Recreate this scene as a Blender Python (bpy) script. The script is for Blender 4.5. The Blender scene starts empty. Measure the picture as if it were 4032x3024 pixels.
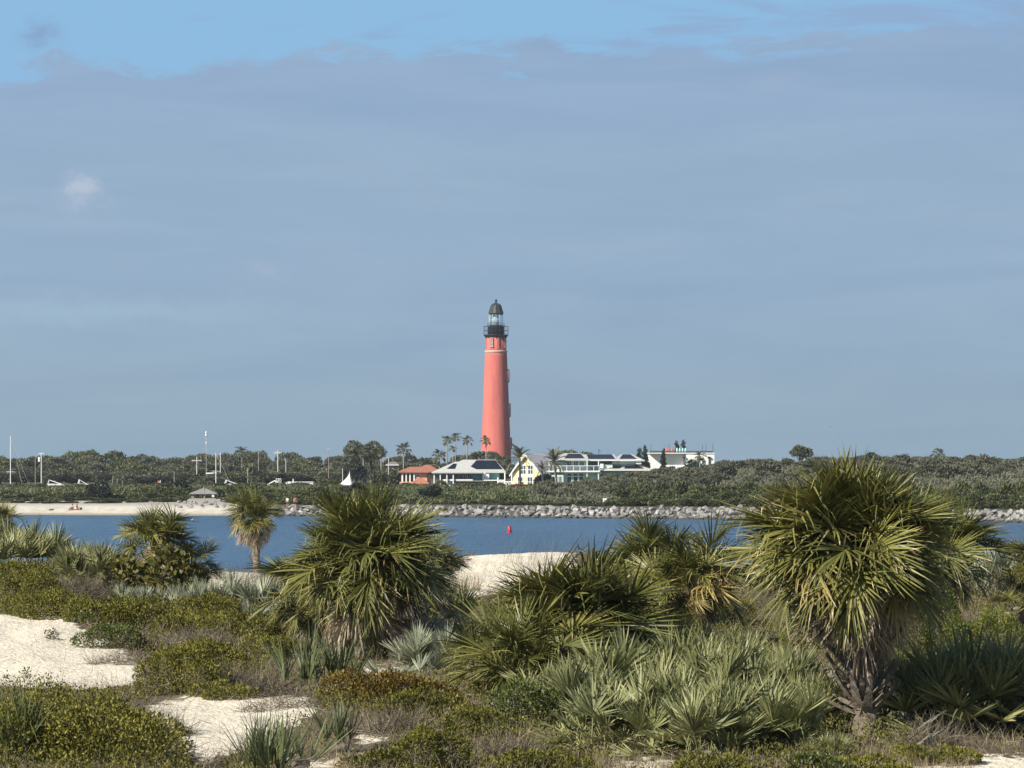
import bpy, bmesh, math, random
import numpy as np
from mathutils import Vector, Matrix
R = math.radians
rng = np.random.default_rng(7)
random.seed(7)
scene = bpy.context.scene
COL = scene.collection

# ------------------------------------------------------------------ camera
F, H0, V0, U0 = 17000.0, 8.0, 1818.0, 2016.0      # focal in photo pixels, eye height above water, horizon row
cam_d = bpy.data.cameras.new('camera'); cam = bpy.data.objects.new('camera', cam_d); COL.objects.link(cam)
cam.location = (0, 0, H0); cam.rotation_euler = (R(90), 0, 0)
cam_d.sensor_width = 36.0; cam_d.lens = F / 4032 * 36.0; cam_d.shift_y = (V0 - 1512) / 4032
cam_d.clip_start = 1.0; cam_d.clip_end = 30000
scene.camera = cam

def srgb(r, g, b):
    f = lambda c: (c/255/12.92) if c/255 <= .04045 else ((c/255+.055)/1.055)**2.4
    return (f(r), f(g), f(b))

# ------------------------------------------------------------------ exposure, sun, sky
EXPO = 0.55
scene.view_settings.view_transform = 'Standard'; scene.view_settings.look = 'None'
scene.view_settings.exposure = EXPO; scene.view_settings.gamma = 1.0
scene.view_settings.use_curve_mapping = False
scene.cycles.use_denoising = True
scene.cycles.max_bounces = 6; scene.cycles.diffuse_bounces = 3; scene.cycles.glossy_bounces = 3
scene.cycles.transmission_bounces = 4; scene.cycles.transparent_max_bounces = 6; scene.cycles.volume_bounces = 0
SUN_AZ, SUN_EL = R(52), R(34)        # azimuth: degrees to the left of straight behind the viewer
to_sun = Vector((-math.sin(SUN_AZ)*math.cos(SUN_EL), -math.cos(SUN_AZ)*math.cos(SUN_EL), math.sin(SUN_EL)))
sun_d = bpy.data.lights.new('sun', 'SUN'); sun = bpy.data.objects.new('sun', sun_d); COL.objects.link(sun)
sun_d.energy = 5.0; sun_d.angle = R(0.53); sun_d.color = (1.0, 0.93, 0.80)
sun.rotation_euler = (-to_sun).to_track_quat('-Z', 'Y').to_euler(); sun.location = (-60, -60, 60)

world = bpy.data.worlds.new('World'); scene.world = world; world.use_nodes = True
NT = world.node_tree; NT.nodes.clear()
class NG:
    """tiny helper to write node maths"""
    def __init__(s, nt): s.nt = nt
    def node(s, t, **k):
        n = s.nt.nodes.new(t)
        for a, b in k.items(): setattr(n, a, b)
        return n
    def put(s, sock, v):
        if isinstance(v, bpy.types.NodeSocket): s.nt.links.new(v, sock)
        elif v is not None:
            if isinstance(v, tuple) and len(v) == 3 and sock.type == 'RGBA': v = (*v, 1)
            sock.default_value = v
    def m(s, op, a, b=None, c=None, clamp=False):
        n = s.node('ShaderNodeMath', operation=op, use_clamp=clamp)
        s.put(n.inputs[0], a); s.put(n.inputs[1], b) if b is not None else None
        if c is not None: s.put(n.inputs[2], c)
        return n.outputs[0]
    def ss(s, x, lo, hi):
        n = s.node('ShaderNodeMapRange', interpolation_type='SMOOTHSTEP')
        s.put(n.inputs['Value'], x); s.put(n.inputs['From Min'], lo); s.put(n.inputs['From Max'], hi)
        return n.outputs['Result']
    def lin(s, x, lo, hi, a=0., b=1.):
        n = s.node('ShaderNodeMapRange'); s.put(n.inputs['Value'], x); s.put(n.inputs['From Min'], lo); s.put(n.inputs['From Max'], hi)
        n.inputs['To Min'].default_value = a; n.inputs['To Max'].default_value = b
        return n.outputs['Result']
    def mix(s, f, a, b, mode='MIX'):
        n = s.node('ShaderNodeMix', data_type='RGBA', blend_type=mode)
        s.put(n.inputs[0], f); s.put(n.inputs[6], a); s.put(n.inputs[7], b)
        return n.outputs[2]
    def noise(s, vec, scale, detail=3, rough=.55, out='Fac', dist=0.):
        n = s.node('ShaderNodeTexNoise'); n.inputs['Scale'].default_value = scale
        n.inputs['Detail'].default_value = detail; n.inputs['Roughness'].default_value = rough
        n.inputs['Distortion'].default_value = dist
        if vec is not None: s.put(n.inputs['Vector'], vec)
        return n.outputs[out]
    def mapping(s, vec, scale):
        n = s.node('ShaderNodeMapping'); s.put(n.inputs['Vector'], vec); n.inputs['Scale'].default_value = scale
        return n.outputs[0]
    def ramp(s, f, stops):
        n = s.node('ShaderNodeValToRGB'); s.put(n.inputs[0], f); e = n.color_ramp.elements
        while len(e) < len(stops): e.new(0.5)
        for el, (p, c) in zip(e, stops): el.position = p; el.color = (*c, 1)
        return n.outputs[0]

SKY_STRENGTH = 0.06
HAZE = 0.65e-4
g = NG(NT)
def skyc(r, gg, b):       # a sky colour as the photograph shows it -> radiance fed to the background
    k = 1.0 / (SKY_STRENGTH * 2**EXPO)
    return tuple(c*k for c in srgb(r, gg, b))
dirv = g.node('ShaderNodeTexCoord').outputs['Generated']
sx = g.node('ShaderNodeSeparateXYZ'); g.put(sx.inputs[0], dirv); X, Y, Z = sx.outputs
sky = g.node('ShaderNodeTexSky', sky_type='NISHITA', sun_disc=False)
sky.sun_elevation = SUN_EL; sky.sun_rotation = math.pi + SUN_AZ   # sun behind the viewer, to the left
sky.air_density = 1.0; sky.dust_density = 0.6; sky.ozone_density = 1.4
n_edge = g.noise(g.mapping(dirv, (34, 34, 120)), 1.0, 8, .68, dist=.4)
n_soft = g.noise(g.mapping(dirv, (12, 12, 85)), 1.0, 6, .58, dist=.5)
n_wisp = g.noise(g.mapping(dirv, (22, 22, 150)), 1.0, 6, .6, dist=.6)
xc = g.m('MINIMUM', g.m('MAXIMUM', X, -.2), .2)
edge = g.m('MULTIPLY_ADD', xc, .036, .0935)
edge = g.m('ADD', edge, g.m('MULTIPLY_ADD', n_edge, .036, -.018))
bank = g.m('SUBTRACT', 1.0, g.ss(g.m('SUBTRACT', Z, edge), -.0020, .0030))
# ragged streaks above the bank, denser to the right; patchy cloud higher up
above = g.ss(g.m('ADD', n_wisp, g.m('MULTIPLY', xc, 1.7)), .50, .70)
above = g.m('MULTIPLY', above, g.m('SUBTRACT', 1.0, g.ss(Z, .16, .40)))
high = g.m('MULTIPLY', g.ss(g.noise(g.mapping(dirv, (3.5, 3.5, 9)), 1.0, 6, .6), .60, .74), g.ss(Z, .14, .3))
blue = g.mix(g.ss(Z, .115, .5), skyc(141, 187, 225), g.mix(1.0, sky.outputs[0], (1., 1., 1.), 'MULTIPLY'))
low = g.mix(g.ss(Z, 0.0, .05), skyc(142, 169, 189), skyc(150, 176, 202))
bcol = g.mix(g.ss(Z, .064, .088), low, skyc(146, 173, 204))
bcol = g.mix(1.0, bcol, g.ramp(n_soft, [(.25, (.90, .93, .965)), (.5, (1, 1, 1)), (.75, (1.10, 1.075, 1.04))]), 'MULTIPLY')
puff_n = g.noise(g.mapping(dirv, (110, 110, 150)), 1.0, 6, .7, out='Color')
pn = g.node('ShaderNodeSeparateXYZ'); g.put(pn.inputs[0], puff_n)
def cloudlet(u, v, su, sv, amp=.012):
    a = g.m('ADD', X, g.m('MULTIPLY_ADD', pn.outputs[0], amp, -amp/2)); b = g.m('ADD', Z, g.m('MULTIPLY_ADD', pn.outputs[1], amp, -amp/2))
    da = g.m('DIVIDE', g.m('SUBTRACT', a, (u-U0)/F), su/F); db = g.m('DIVIDE', g.m('SUBTRACT', b, (V0-v)/F), sv/F)
    r = g.m('ADD', g.m('MULTIPLY', da, da), g.m('MULTIPLY', db, db))
    return g.m('MULTIPLY', g.m('EXPONENT', g.m('MULTIPLY', r, -1.0)), g.m('GREATER_THAN', Y, 0.0))
bcol = g.mix(g.m('MULTIPLY', cloudlet(300, 1225, 900, 50), .6), bcol, skyc(160, 188, 208))
bcol = g.mix(g.m('MULTIPLY', cloudlet(335, 755, 66, 54, .016), 1.0), bcol, skyc(182, 195, 214))
bcol = g.mix(g.m('MULTIPLY', cloudlet(1045, 1066, 60, 24), .45), bcol, skyc(172, 184, 210))
bcol = g.mix(g.m('MULTIPLY', cloudlet(3020, 335, 100, 45), .30), bcol, skyc(165, 182, 205))
col = g.mix(g.m('MULTIPLY', above, .85), blue, skyc(143, 172, 209))
col = g.mix(g.m('MULTIPLY', cloudlet(185, 140, 60, 42, .012), .75), col, skyc(132, 160, 196))
col = g.mix(g.m('MULTIPLY', high, .6), col, skyc(205, 214, 226))
col = g.mix(bank, col, bcol)
bg = g.node('ShaderNodeBackground'); g.put(bg.inputs['Color'], col); bg.inputs['Strength'].default_value = SKY_STRENGTH
wo = g.node('ShaderNodeOutputWorld'); NT.links.new(bg.outputs[0], wo.inputs['Surface'])

# ------------------------------------------------------------------ helpers
def at(u, v, d):                       # a photo pixel at a known distance -> world point
    return Vector(((u-U0)*d/F, d, H0-(v-V0)*d/F))
def tag(o, label=None, cat=None, group=None, kind=None):
    if label: o['label'] = label
    if cat: o['category'] = cat
    if group: o['group'] = group
    if kind: o['kind'] = kind
    return o
def link(o, parent=None):
    COL.objects.link(o)
    if parent is not None: o.parent = parent
    return o
def empty(name, loc, rz=0.0, label=None, cat=None, group=None):
    o = bpy.data.objects.new(name, None); o.location = loc; o.rotation_euler = (0, 0, rz); o.empty_display_size = .2
    return tag(link(o), label, cat, group)
def obj(name, me, parent=None, loc=None, rot=None, scale=None):
    o = bpy.data.objects.new(name, me); link(o, parent)
    if loc is not None: o.location = loc
    if rot is not None: o.rotation_euler = rot
    if scale is not None: o.scale = (scale,)*3 if np.isscalar(scale) else scale
    return o
def copy_tree(o, parent=None):
    c = o.copy(); COL.objects.link(c); c.parent = parent
    for ch in o.children: copy_tree(ch, c)
    return c
def np_mesh(name, V, Fq, mat, tone=None, smooth=False, Ft=None):
    """V (n,3); Fq (m,4) quads; Ft (k,3) tris; tone per face"""
    me = bpy.data.meshes.new(name)
    V = np.asarray(V, np.float32); nq = 0 if Fq is None else len(Fq); nt = 0 if Ft is None else len(Ft)
    loops = np.concatenate([np.asarray(Fq, np.int32).ravel() if nq else np.zeros(0, np.int32),
                            np.asarray(Ft, np.int32).ravel() if nt else np.zeros(0, np.int32)])
    tot = np.concatenate([np.full(nq, 4, np.int32), np.full(nt, 3, np.int32)])
    me.vertices.add(len(V)); me.vertices.foreach_set('co', V.ravel())
    me.loops.add(len(loops)); me.loops.foreach_set('vertex_index', loops)
    me.polygons.add(nq+nt); me.polygons.foreach_set('loop_start', np.concatenate([[0], np.cumsum(tot)[:-1]]).astype(np.int32))
    me.polygons.foreach_set('loop_total', tot)
    if smooth: me.polygons.foreach_set('use_smooth', np.ones(nq+nt, bool))
    me.update(calc_edges=True)
    if tone is not None:
        a = me.attributes.new('tone', 'FLOAT', 'FACE'); a.data.foreach_set('value', np.asarray(tone, np.float32))
    me.materials.append(mat)
    return me
class MB:
    def __init__(s): s.v = []; s.f = []
    def add(s, vs, fs):
        b = len(s.v); s.v += [tuple(p) for p in vs]; s.f += [tuple(i+b for i in f) for f in fs]; return s
    def box(s, x0, x1, y0, y1, z0, z1):
        return s.add([(x0,y0,z0),(x1,y0,z0),(x1,y1,z0),(x0,y1,z0),(x0,y0,z1),(x1,y0,z1),(x1,y1,z1),(x0,y1,z1)],
                     [(0,3,2,1),(4,5,6,7),(0,1,5,4),(1,2,6,5),(2,3,7,6),(3,0,4,7)])
    def tube(s, pts, rad, n=6, cap=True):
        pts = [Vector(p) for p in pts]; k = len(pts)
        if np.isscalar(rad): rad = [rad]*k
        vs = []
        for i, p in enumerate(pts):
            t = (pts[min(i+1, k-1)]-pts[max(i-1, 0)]).normalized()
            a = t.orthogonal().normalized() if abs(t.z) < .999 else Vector((1,0,0)); 
            if abs(t.z) < .999: a = Vector((0,0,1)).cross(t).normalized()
            b = t.cross(a)
            for j in range(n):
                q = 2*math.pi*j/n; vs.append(p + (a*math.cos(q)+b*math.sin(q))*rad[i])
        fs = [(i*n+j, i*n+(j+1) % n, (i+1)*n+(j+1) % n, (i+1)*n+j) for i in range(k-1) for j in range(n)]
        if cap: fs += [tuple(range(n-1, -1, -1)), tuple(range((k-1)*n, k*n))]
        return s.add(vs, fs)
    def lathe(s, prof, n=32, cap=True, cx=0, cy=0):
        vs = [(cx+r*math.cos(2*math.pi*j/n), cy+r*math.sin(2*math.pi*j/n), z) for r, z in prof for j in range(n)]
        k = len(prof)
        fs = [(i*n+j, i*n+(j+1) % n, (i+1)*n+(j+1) % n, (i+1)*n+j) for i in range(k-1) for j in range(n)]
        if cap: fs += [tuple(range(n-1, -1, -1)), tuple(range((k-1)*n, k*n))]
        return s.add(vs, fs)
    def prism(s, poly, y0, y1):              # polygon in xz, extruded along y
        n = len(poly); vs = [(x, y0, z) for x, z in poly]+[(x, y1, z) for x, z in poly]
        return s.add(vs, [tuple(range(n)), tuple(range(2*n-1, n-1, -1))]+[(i, i+n, (i+1) % n+n, (i+1) % n) for i in range(n)])
    def slab(s, quad, th):                   # a thick sheet from a 3D polygon, thickened downwards
        n = len(quad); lo = [(x, y, z-th) for x, y, z in quad]
        return s.add(list(quad)+lo, [tuple(range(n)), tuple(range(2*n-1, n-1, -1))]+[(i, i+n, (i+1) % n+n, (i+1) % n) for i in range(n)])
    def mesh(s, name, mat, smooth=False):
        me = bpy.data.meshes.new(name); me.from_pydata(s.v, [], s.f); me.materials.append(mat)
        bm = bmesh.new(); bm.from_mesh(me); bmesh.ops.recalc_face_normals(bm, faces=bm.faces); bm.to_mesh(me); bm.free()
        if smooth: me.polygons.foreach_set('use_smooth', np.ones(len(me.polygons), bool))
        me.update(); return me
    def obj(s, name, mat, parent=None, smooth=False, **k): return obj(name, s.mesh(name, mat, smooth), parent, **k)

# ------------------------------------------------------------------ materials
MATS = {}
def new_mat(name):
    m = bpy.data.materials.new(name); m.use_nodes = True; nt = m.node_tree; nt.nodes.clear(); MATS[name] = m
    return m, NG(nt), nt
def finish(g, nt, shader):
    o = g.node('ShaderNodeOutputMaterial'); nt.links.new(shader, o.inputs['Surface'])
def plain(name, col, rough=.6, var=.12, scale=3.0, metallic=0., spec=.4, bump=0., bscale=20.):
    m, g, nt = new_mat(name); tc = g.node('ShaderNodeTexCoord').outputs['Object']
    n = g.noise(tc, scale, 5, .6)
    c = g.mix(1.0, col, g.ramp(n, [(.25, (1-var,)*3), (.75, (1+var*.6,)*3)]), 'MULTIPLY')
    p = g.node('ShaderNodeBsdfPrincipled'); g.put(p.inputs['Base Color'], c); p.inputs['Roughness'].default_value = rough
    p.inputs['Metallic'].default_value = metallic; p.inputs['Specular IOR Level'].default_value = spec
    if bump:
        b = g.node('ShaderNodeBump'); b.inputs['Strength'].default_value = bump; b.inputs['Distance'].default_value = .05
        g.put(b.inputs['Height'], g.noise(tc, bscale, 4)); g.put(p.inputs['Normal'], b.outputs[0])
    finish(g, nt, p.outputs[0]); return m
def leaf(name, stops, rough=.45, trans=.25, objvar=.18, spec=.4):
    """leaf colour from the per-leaf value 'tone', with a little drift from plant to plant"""
    m, g, nt = new_mat(name)
    a = g.node('ShaderNodeAttribute', attribute_name='tone').outputs['Fac']
    r = g.node('ShaderNodeObjectInfo').outputs['Random']
    c = g.ramp(a, stops)
    c = g.mix(1.0, c, g.ramp(r, [(0, (1-objvar, 1-objvar*.9, 1-objvar*1.1)), (1, (1+objvar, 1+objvar*.8, 1+objvar*.5))]), 'MULTIPLY')
    p = g.node('ShaderNodeBsdfPrincipled'); g.put(p.inputs['Base Color'], c); p.inputs['Roughness'].default_value = rough
    p.inputs['Specular IOR Level'].default_value = spec
    t = g.node('ShaderNodeBsdfTranslucent'); g.put(t.inputs['Color'], c)
    mx = g.node('ShaderNodeMixShader'); mx.inputs[0].default_value = trans
    nt.links.new(p.outputs[0], mx.inputs[1]); nt.links.new(t.outputs[0], mx.inputs[2])
    finish(g, nt, mx.outputs[0]); return m
# ------------------------------------------------------------------ the setting: near dunes, water, far shore
def sstep(x, a, b):
    t = np.clip((np.asarray(x, float)-a)/(b-a), 0, 1); return t*t*(3-2*t)
def vnoise(x, y, seed=0):                       # smooth value noise, vectorised
    x = np.asarray(x, float); y = np.asarray(y, float)
    xi = np.floor(x).astype(np.int64); yi = np.floor(y).astype(np.int64); fx = x-xi; fy = y-yi
    fx = fx*fx*(3-2*fx); fy = fy*fy*(3-2*fy)
    def h(a, b):
        n = (a*374761393 + b*668265263 + seed*974634777) & 0xffffffff
        n = ((n ^ (n >> 13))*1274126177) & 0xffffffff
        return ((n ^ (n >> 16)) & 0xffff)/65535.0
    return (h(xi, yi)*(1-fx)+h(xi+1, yi)*fx)*(1-fy)+(h(xi, yi+1)*(1-fx)+h(xi+1, yi+1)*fx)*fy
def fbm(x, y, seed=0, o=4):
    s = 0; a = .5
    for i in range(o): s = s+a*(vnoise(x*2**i, y*2**i, seed+i)-.5); a *= .55
    return s
# ground points read off the photograph: pixel and distance
CP = [(-300,3040,62),(500,3040,62),(1500,3040,62),(2500,3040,62),(3500,3040,62),(4300,3040,62),
      (-300,2690,79),(0,2690,79),(300,2700,79),(550,2680,82),(-300,2425,100),(0,2425,100),(280,2415,100),(480,2500,94),
      (150,2780,72),(500,2860,69),(700,2745,77),(1000,2745,77),(1200,2760,77),(1000,2900,69),(750,2960,66),
      (1450,2660,88),(1420,2590,92),(1600,2860,71),(1900,2800,75),(3400,2860,72),(3000,2900,70),(2600,2980,66),(2290,2690,80),
      (2740,2560,95),(3800,2950,67),(3700,2620,90),(4200,2680,86),(3950,2400,112),(3300,2500,102),
      (1100,2460,104),(700,2460,103),(600,2350,115),(100,2330,112),(-300,2330,112),(1750,2640,86),(1850,2420,108),
      (1780,2310,122),(1880,2215,133),(2000,2186,136),(2220,2200,136),(2000,2290,123),(2200,2330,118),(2500,2330,122),
      (900,2290,130),(400,2240,132),(0,2250,132),(1250,2275,138),(1550,2290,134),(2860,2270,136),(3300,2290,134),(3980,2265,136),(4300,2260,136)]
CPX = np.array([(u-U0)*d/F for u, v, d in CP]); CPY = np.array([d for u, v, d in CP]); CPZ = np.array([H0-(v-V0)*d/F for u, v, d in CP])
def zn(x, y):
    x = np.asarray(x, float); y = np.asarray(y, float); sh = np.broadcast(x, y).shape
    xx = np.broadcast_to(x, sh).ravel(); yy = np.broadcast_to(y, sh).ravel()
    out = np.empty(len(xx))
    for i in range(0, len(xx), 20000):
        a = xx[i:i+20000, None]; b = yy[i:i+20000, None]
        r2 = ((a-CPX)/1.7)**2+((b-CPY)/6.0)**2
        w = np.exp(-r2/2)+.004/(1+r2)
        out[i:i+20000] = (w*CPZ).sum(1)/w.sum(1)
    out = out.reshape(sh)
    out = out + .28*fbm(x*.55, y*.45, 3)+.10*fbm(x*2.0, y*1.6, 9)
    k = sstep(y, 30, 58); out = 3.6*(1-k)+out*k
    bk = sstep(y, 140, 215); return out*(1-bk)+(-2.5)*bk
def hit(u, v, lo=58.0, hi=150.0):              # where the line of sight through a pixel meets the dune
    d = np.linspace(lo, hi, 800); z = H0-(v-V0)*d/F; zg = zn((u-U0)*d/F, d)
    i = np.argmax(z <= zg)
    if z[i] > zg[i]: i = len(d)-1
    return Vector(((u-U0)*d[i]/F, d[i], float(zg[i])))
def inpoly(u, v, poly):
    c = np.zeros(np.shape(u), bool); n = len(poly)
    for i in range(n):
        x0, y0 = poly[i]; x1, y1 = poly[i-1]
        c ^= ((y0 > v) != (y1 > v)) & (u < (x1-x0)*(v-y0)/((y1-y0) if y1 != y0 else 1e-9)+x0)
    return c
SAND = [[(-400,2425),(120,2412),(270,2412),(340,2480),(470,2555),(560,2620),(540,2700),(300,2712),(100,2700),(-400,2690)],
        [(560,2795),(700,2752),(900,2735),(1215,2742),(1235,2790),(1170,2860),(1060,2885),(950,2965),(770,3010),(720,2930),(640,2860)],
        [(1740,2310),(1850,2190),(1930,2120),(2100,2110),(2260,2120),(2270,2230),(2190,2290),(2010,2320),(1800,2365)],
        [(800,2240),(1030,2240),(1020,2345),(930,2330),(820,2320)],
        [(2450,2985),(2640,2990),(2680,3060),(2400,3060)],[(3350,3005),(3600,2985),(4300,2965),(4300,3200),(3300,3200)],
        [(1400,2622),(1570,2622),(1600,2655),(1390,2660)],[(3920,2660),(4200,2640),(4200,2740),(3960,2720)],
        [(1400,2850),(1560,2840),(1540,2910),(1380,2930)],[(1150,3000),(1500,2960),(1480,3080),(1150,3080)]]
def sandness(x, y):
    z = zn(x, y); d = np.maximum(y, 20.); j = 1.0
    u = U0+x*F/d; v = V0+(H0-z)*F/d
    s = np.zeros(np.shape(u))
    for k in range(5):
        uu = u+90*fbm(x*1.6, y*.9, 31+7*k)+60*(vnoise(x*9, y*5, 50+k)-.5)*2; vv = v+50*fbm(x*1.6+9, y*.9, 77+7*k)+26*(vnoise(x*9, y*5, 90+k)-.5)*2
        m = np.zeros(np.shape(u), bool)
        for p in SAND: m |= inpoly(uu, vv, p)
        s += m/5.0
    s = np.where((y < 55) | (y > 145), .6, s)
    return s

# --- materials of the setting
m, g, nt = new_mat('dune_sand'); tc = g.node('ShaderNodeTexCoord').outputs['Object']
a = g.node('ShaderNodeAttribute', attribute_name='sand').outputs['Fac']
n1 = g.noise(tc, 1.3, 6, .6); n2 = g.noise(tc, 14, 5, .65); n3 = g.noise(tc, 60, 3, .6)
sand = g.ramp(n2, [(.3, (.60, .53, .41)), (.5, (.77, .70, .57)), (.75, (.82, .77, .66))])
litter = g.ramp(n2, [(.3, (.050, .040, .026)), (.5, (.12, .098, .066)), (.66, (.25, .21, .15)), (.78, (.48, .42, .32))])
f = g.ss(g.m('ADD', a, g.m('MULTIPLY_ADD', n1, .9, -.45)), .35, .62)
speck = g.ss(n3, .64, .72)
c = g.mix(f, litter, g.mix(g.m('MULTIPLY', speck, .35), sand, (.25, .2, .15)))
p = g.node('ShaderNodeBsdfPrincipled'); g.put(p.inputs['Base Color'], c); p.inputs['Roughness'].default_value = .95; p.inputs['Specular IOR Level'].default_value = .1
b = g.node('ShaderNodeBump'); b.inputs['Strength'].default_value = 1.0; b.inputs['Distance'].default_value = .08
g.put(b.inputs['Height'], g.m('ADD', g.noise(tc, 5, 5, .6), g.m('MULTIPLY', n2, .5))); g.put(p.inputs['Normal'], b.outputs[0]); finish(g, nt, p.outputs[0])

m, g, nt = new_mat('far_ground'); geo = g.node('ShaderNodeNewGeometry').outputs['Position']
sp = g.node('ShaderNodeSeparateXYZ'); g.put(sp.inputs[0], geo)
a = g.node('ShaderNodeAttribute', attribute_name='sand').outputs['Fac']
n1 = g.noise(g.mapping(geo, (.09, .09, .09)), 1., 5, .6); n2 = g.noise(g.mapping(geo, (.8, .25, .8)), 1., 5, .65)
sandc = g.ramp(n2, [(.3, (.46, .43, .37)), (.6, (.66, .62, .52)), (.8, (.70, .66, .57))])
wet = g.mix(g.ss(sp.outputs[2], .05, .42), (.34, .29, .22), sandc)
soil = g.ramp(n1, [(.3, (.05, .055, .035)), (.55, (.10, .10, .07)), (.75, (.17, .16, .12))])
soil = g.mix(g.ss(sp.outputs[2], 1.45, 1.85), (.085, .083, .078), soil)
dry = g.mix(g.ss(g.m('ADD', sp.outputs[2], g.m('MULTIPLY', n2, .8)), 1.35, 1.95), wet, (.36, .34, .31))
c = g.mix(g.ss(g.m('ADD', a, g.m('MULTIPLY_ADD', n1, .6, -.3)), .4, .6), soil, dry)
p = g.node('ShaderNodeBsdfPrincipled'); g.put(p.inputs['Base Color'], c); p.inputs['Roughness'].default_value = .95; p.inputs['Specular IOR Level'].default_value = .1
finish(g, nt, p.outputs[0])

m, g, nt = new_mat('inlet_water'); geo = g.node('ShaderNodeNewGeometry').outputs['Position']
w1 = g.noise(g.mapping(geo, (.45, .11, 1)), 1., 6, .66); w2 = g.noise(g.mapping(geo, (.03, .004, 1)), 1., 6, .62); w3 = g.noise(g.mapping(geo, (2.2, .7, 1)), 1., 3, .6)
p = g.node('ShaderNodeBsdfPrincipled')
g.put(p.inputs['Base Color'], g.ramp(w2, [(.3, (.010, .040, .092)), (.7, (.028, .075, .138))])); p.inputs['IOR'].default_value = 1.33
g.put(p.inputs['Roughness'], g.ramp(w2, [(.35, (.22,)*3), (.7, (.34,)*3)])); p.inputs['Specular IOR Level'].default_value = .32
b = g.node('ShaderNodeBump'); b.inputs['Strength'].default_value = 1.0; b.inputs['Distance'].default_value = .8
g.put(b.inputs['Height'], g.m('ADD', w1, g.m('MULTIPLY', w3, .22))); g.put(p.inputs['Normal'], b.outputs[0]); finish(g, nt, p.outputs[0])

def grid(name, xs, ys, zf, mat, sand=None):
    gx, gy = np.meshgrid(xs, ys); gz = zf(gx, gy); nx, ny = len(xs), len(ys)
    i = np.arange(nx*ny).reshape(ny, nx)
    q = np.stack([i[:-1, :-1], i[:-1, 1:], i[1:, 1:], i[1:, :-1]], -1).reshape(-1, 4)
    me = np_mesh(name, np.stack([gx, gy, gz], -1).reshape(-1, 3), q, mat, smooth=True)
    if sand is not None:
        a = me.attributes.new('sand', 'FLOAT', 'POINT'); a.data.foreach_set('value', sand(gx, gy).ravel().astype(np.float32))
    return tag(obj(name, me), kind='structure')
xs = np.concatenate([np.linspace(-160, -24, 12), np.arange(-22, 22.1, .16), np.linspace(24, 160, 12)])
ys = np.concatenate([np.linspace(-60, 54, 10), np.arange(56, 146, .30), np.linspace(148, 240, 24)])
grid('dune_ground', xs, ys, zn, MATS['dune_sand'], sandness)
q = 4500.
tag(MB().add([(-q, -q, 0), (q, -q, 0), (q, q, 0), (-q, q, 0)], [(0, 1, 2, 3)]).obj('water', MATS['inlet_water']), kind='structure')

SHX = [-600, -200, -77, -36, -9, 34, 67, 260]; SHY = [664, 656, 651, 637, 624, 597, 568, 470]
def shore(x): return np.interp(x, SHX, SHY)
def zfar(x, y):
    x = np.asarray(x, float); y = np.asarray(y, float); s = y-shore(x)
    left = np.interp(s, [-40, 0, 10, 30, 48, 60], [-2.5, 0, .55, 1.45, 2.0, 2.3])
    right = np.interp(s, [-40, -1, 7, 12, 60], [-2.5, -.9, 1.15, 1.6, 2.3])
    k = sstep(x, -42, -34); z = left*(1-k)+right*k
    z = z+4.3*sstep(x, 2, 52)*sstep(s, 18, 130)*(1-.55*sstep(s, 190, 330)*(1-sstep(x, 40, 70)))
    z = z+6.8*np.exp(-((x+7)/13)**2-((y-1155)/40)**2)+3.5*np.exp(-((x-15)/9)**2-((y-1120)/40)**2)
    basin = sstep(-x, 52, 60)*sstep(y, 915, 925)*(1-sstep(y, 984, 992)); z = z*(1-basin)+.55*basin
    return z+np.where(s > 12, .7*fbm(x*.06, y*.06, 5), .12*fbm(x*.3, y*.2, 8)*(s > 0))
def far_sand(x, y):
    s = y-shore(x); k = sstep(x, -38, -33)
    return (1-sstep(s, 44, 54))*(1-k)
xs = np.concatenate([np.linspace(-4000, -260, 16), np.arange(-250, 251, 2.5), np.linspace(260, 4000, 16)])
def far_grid():
    s = np.concatenate([np.arange(-40, 70, 1.5), np.arange(70, 560, 6.), np.linspace(580, 3600, 24)])
    gx, gs = np.meshgrid(xs, s); gy = gs+shore(gx); gz = zfar(gx, gy); ny, nx = gx.shape; i = np.arange(nx*ny).reshape(ny, nx)
    qd = np.stack([i[:-1, :-1], i[:-1, 1:], i[1:, 1:], i[1:, :-1]], -1).reshape(-1, 4)
    me = np_mesh('far_shore', np.stack([gx, gy, gz], -1).reshape(-1, 3), qd, MATS['far_ground'], smooth=True)
    a = me.attributes.new('sand', 'FLOAT', 'POINT'); a.data.foreach_set('value', far_sand(gx, gy).ravel().astype(np.float32))
    tag(obj('far_shore', me), kind='structure')
far_grid()
def fground(u, d, sink=.0):
    x = (u-U0)*d/F; return Vector((x, d, float(zfar(x, d))-sink))
# ------------------------------------------------------------------ rock revetment along the far bank
m, g, nt = new_mat('granite'); tc = g.node('ShaderNodeTexCoord').outputs['Object']; r = g.node('ShaderNodeObjectInfo').outputs['Random']
geo = g.node('ShaderNodeNewGeometry').outputs['Position']; sp = g.node('ShaderNodeSeparateXYZ'); g.put(sp.inputs[0], geo)
c = g.mix(1.0, g.ramp(r, [(0, (.20, .198, .19)), (.5, (.32, .315, .30)), (1, (.48, .465, .44))]), g.ramp(g.noise(tc, 2.2, 6, .65), [(.3, (.62, .62, .64)), (.7, (1.15, 1.13, 1.1))]), 'MULTIPLY')
c = g.mix(g.ss(g.m('ADD', sp.outputs[2], g.m('MULTIPLY', g.noise(geo, .7, 3), .5)), .35, .75), (.055, .055, .05), c)     # tide stain
p = g.node('ShaderNodeBsdfPrincipled'); g.put(p.inputs['Base Color'], c); p.inputs['Roughness'].default_value = .85
b = g.node('ShaderNodeBump'); b.inputs['Strength'].default_value = .6; b.inputs['Distance'].default_value = .1
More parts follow.
